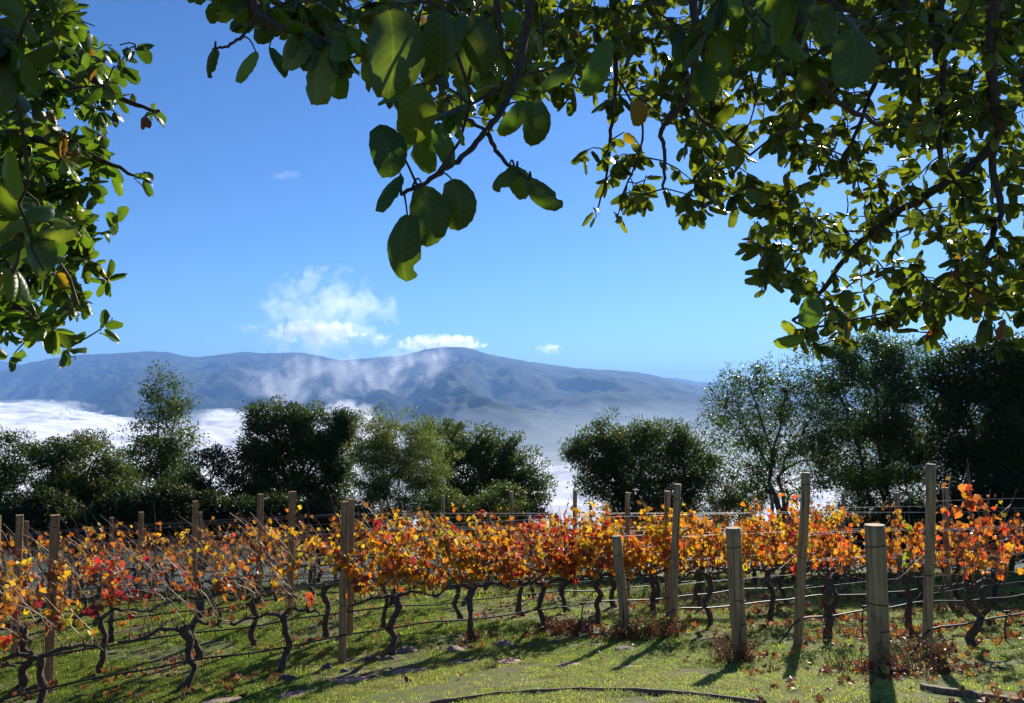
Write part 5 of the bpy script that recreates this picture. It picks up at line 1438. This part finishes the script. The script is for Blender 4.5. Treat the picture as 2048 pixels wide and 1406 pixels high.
pc = (.50, .27, .215, .008, .007)
e = mo.grow(targets([(330, -30), (720, -30), (720, 60), (560, 40), (440, 20), (380, 10)], 26, .9, 1.6)); mo.dress(e, (4, 8), (.030, .045), .5, pc)
e = mo.grow(targets([(560, 20), (720, 20), (720, 190), (670, 160), (590, 80)], 15, .95, 1.35)); mo.dress(e, (4, 7), (.032, .046), .7, pc)
e = mo.grow(targets([(710, -40), (1100, -40), (1090, 150), (1010, 250), (900, 240), (740, 170)], 75, 1.0, 2.0)); mo.dress(e, (5, 8), (.026, .042), .5, pc)
e = mo.grow(targets([(1030, -40), (1330, -40), (1330, 200), (1250, 230), (1160, 210), (1060, 240)], 110, 1.5, 2.4)); mo.dress(e, (5, 8), (.026, .042), .5, pc)
e = mo.grow(targets([(1150, 300), (1200, 290), (1260, 250), (1310, 250), (1305, 330), (1290, 390), (1250, 440), (1190, 440), (1170, 380), (1205, 350)], 17, 1.6, 1.8)); mo.dress(e, (4, 7), (.026, .042), .5, pc)
e = mo.grow(W((1150, 330, 1.7), (1165, 310, 1.7), (1290, 420, 1.7), (1305, 350, 1.7), (1185, 440, 1.7), (1230, 445, 1.7))); mo.dress(e, (3, 5), (.03, .042), .3, pc)
RP = [(1320, -40), (2120, -40), (2120, 650), (1900, 650), (1680, 660), (1600, 600), (1540, 520), (1480, 455), (1400, 430), (1380, 330), (1350, 240)]
e = mo.grow(targets(RP, 620, 1.45, 2.5)); mo.dress(e, (5, 9), (.024, .042), .45, (.50, .27, .215, .008, .007))
e = mo.grow(targets([(1330, -40), (2100, -40), (2060, 200), (1820, 260), (1560, 300), (1340, 190)], 110, 1.2, 2.2)); mo.dress(e, (5, 8), (.028, .046), .45, pc)
e = mo.grow(W((1390, 375, 1.7), (1385, 410, 1.7), (1400, 440, 1.7), (1375, 425, 1.7), (1475, 490, 1.7), (1510, 485, 1.7), (1520, 548, 1.6), (1550, 560, 1.6), (1520, 590, 1.7), (1575, 665, 1.7), (1600, 670, 1.7), (1640, 690, 1.7), (1700, 690, 1.7), (1800, 660, 1.7), (1860, 665, 1.7), (1930, 640, 1.7), (1990, 690, 1.6), (2030, 700, 1.6), (2020, 560, 1.5), (1960, 600, 1.6), (1400, 250, 1.6), (1370, 290, 1.6), (1420, 320, 1.6), (1960, 560, 1.7), (2010, 600, 1.8), (2040, 640, 1.7), (1900, 600, 1.7), (1880, 650, 1.7), (2050, 560, 1.6), (1990, 650, 1.6), (1750, 650, 1.8), (1680, 670, 1.8))); mo.dress(e, (4, 7), (.032, .048), .4, pc)
e = mo.grow(targets([(700, -50), (2100, -50), (2100, 90), (1700, 130), (1300, 120), (700, 60)], 150, 1.6, 2.5)); mo.dress(e, (5, 9), (.026, .042), .4, pc)
# nearer, larger, shaded leaves
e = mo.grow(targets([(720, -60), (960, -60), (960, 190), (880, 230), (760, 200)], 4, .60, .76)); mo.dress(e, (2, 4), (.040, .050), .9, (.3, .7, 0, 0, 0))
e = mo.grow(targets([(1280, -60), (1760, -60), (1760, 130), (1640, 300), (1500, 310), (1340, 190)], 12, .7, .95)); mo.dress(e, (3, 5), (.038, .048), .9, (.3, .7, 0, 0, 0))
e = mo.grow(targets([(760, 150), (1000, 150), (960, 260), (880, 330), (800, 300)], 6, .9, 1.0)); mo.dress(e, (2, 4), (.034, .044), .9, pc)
e = mo.grow(targets([(960, 20), (1180, 20), (1180, 200), (1040, 230)], 20, 1.7, 2.3)); mo.dress(e, (4, 7), (.026, .040), .5, pc)
# canopy above and beyond the frame that shades what shows
e = mo.grow(targets([(1000, -800), (2700, -800), (2700, 500), (2140, 400), (2140, -60), (1000, -60)], 330, 1.3, 2.8)); mo.dress(e, (5, 9), (.034, .054), .45)
e = mo.grow(targets([(300, -700), (1000, -700), (1000, -60), (300, -60)], 60, 1.1, 2.2)); mo.dress(e, (5, 8), (.034, .054), .45)

# leaves one can point at in the photograph: (stalk x, y, tip x, y, distance, facing skew, colour, shape)
KEY = [(432, 97, 405, 152, 1.0, .2, 'deep', 4), (512, 104, 464, 156, .98, .2, 'bright', 0), (538, 98, 554, 156, 1.0, 1.2, 'deep', 1), (596, 60, 572, 134, 1.0, .3, 'bright', 2), (612, 56, 610, 130, 1.0, .2, 'green', 0),
       (648, 90, 622, 196, 1.0, .3, 'bright', 0), (672, 92, 664, 192, 1.02, .3, 'green', 3), (756, 252, 780, 352, .78, .1, 'deep', 2), (800, 352, 745, 412, .76, .6, 'deep', 0),
       (815, 432, 806, 558, .74, .15, 'deep', 4), (846, 374, 852, 492, .78, .1, 'deep', 2), (905, 360, 915, 460, .80, .1, 'deep', 2), (900, 330, 885, 240, .84, .5, 'green', 0),
       (1036, 338, 986, 372, .88, .2, 'green', 4), (1018, 336, 1052, 398, .88, .3, 'green', 2), (1058, 360, 1128, 408, .85, .2, 'deep', 4), (1070, 200, 1058, 292, .78, .3, 'deep', 2), (1052, 205, 1008, 270, .9, 1.0, 'green', 1),
       (920, 170, 962, 216, .9, .2, 'bright', 3), (1150, 132, 1072, 160, .8, .7, 'deep', 0), (1222, 82, 1195, 180, .8, .9, 'green', 1), (1272, 200, 1276, 252, 1.05, .2, 'amber', 2), (1700, 60, 1700, 170, .7, .1, 'deep', 2), (1570, 350, 1585, 385, 1.5, .3, 'amber', 0),
       (840, 250, 848, 350, .9, .3, 'green', 3), (778, 20, 770, 190, .58, .2, 'deep', 2), (880, 20, 885, 150, .55, .3, 'deep', 0), (830, 170, 820, 290, .8, .2, 'green', 2), (2010, 640, 2012, 680, 1.5, .3, 'brown', 3), (1795, 545, 1815, 556, 1.6, .3, 'amber', 1),
       (1546, 560, 1488, 552, 1.6, .4, 'bright', 0), (1608, 672, 1552, 676, 1.65, .4, 'bright', 1), (1530, 580, 1508, 592, 1.65, .4, 'green', 0), (1630, 590, 1612, 650, 1.4, .3, 'green', 2)]
for (a, b, c, d_, D, sk, colr, k) in KEY:
    A = at(a, b, D); B = at(c, d_, D + rng.uniform(-.03, .03)); tip = B - A; ln = np.linalg.norm(tip); tip = tip / ln
    nd = np.asarray(mo.nodes); j = int(np.argmin(np.linalg.norm(nd - A, axis=1))); S0 = nd[j]
    u_ = np.linspace(0, 1, 6)[:, None]; tube(mo.tw, S0 + (A - S0) * u_ + np.array([0, 0, .01]) * np.sin(u_ * PI), np.linspace(.0014, .0008, 6), 5, cap=False)
    nr = norm(np.array([sk * rng.choice([-1, 1]), -1.0, .35 + .3 * sk]))
    mo.leaf(A, tip, nr, ln, colr, k)
mo.finish(300)
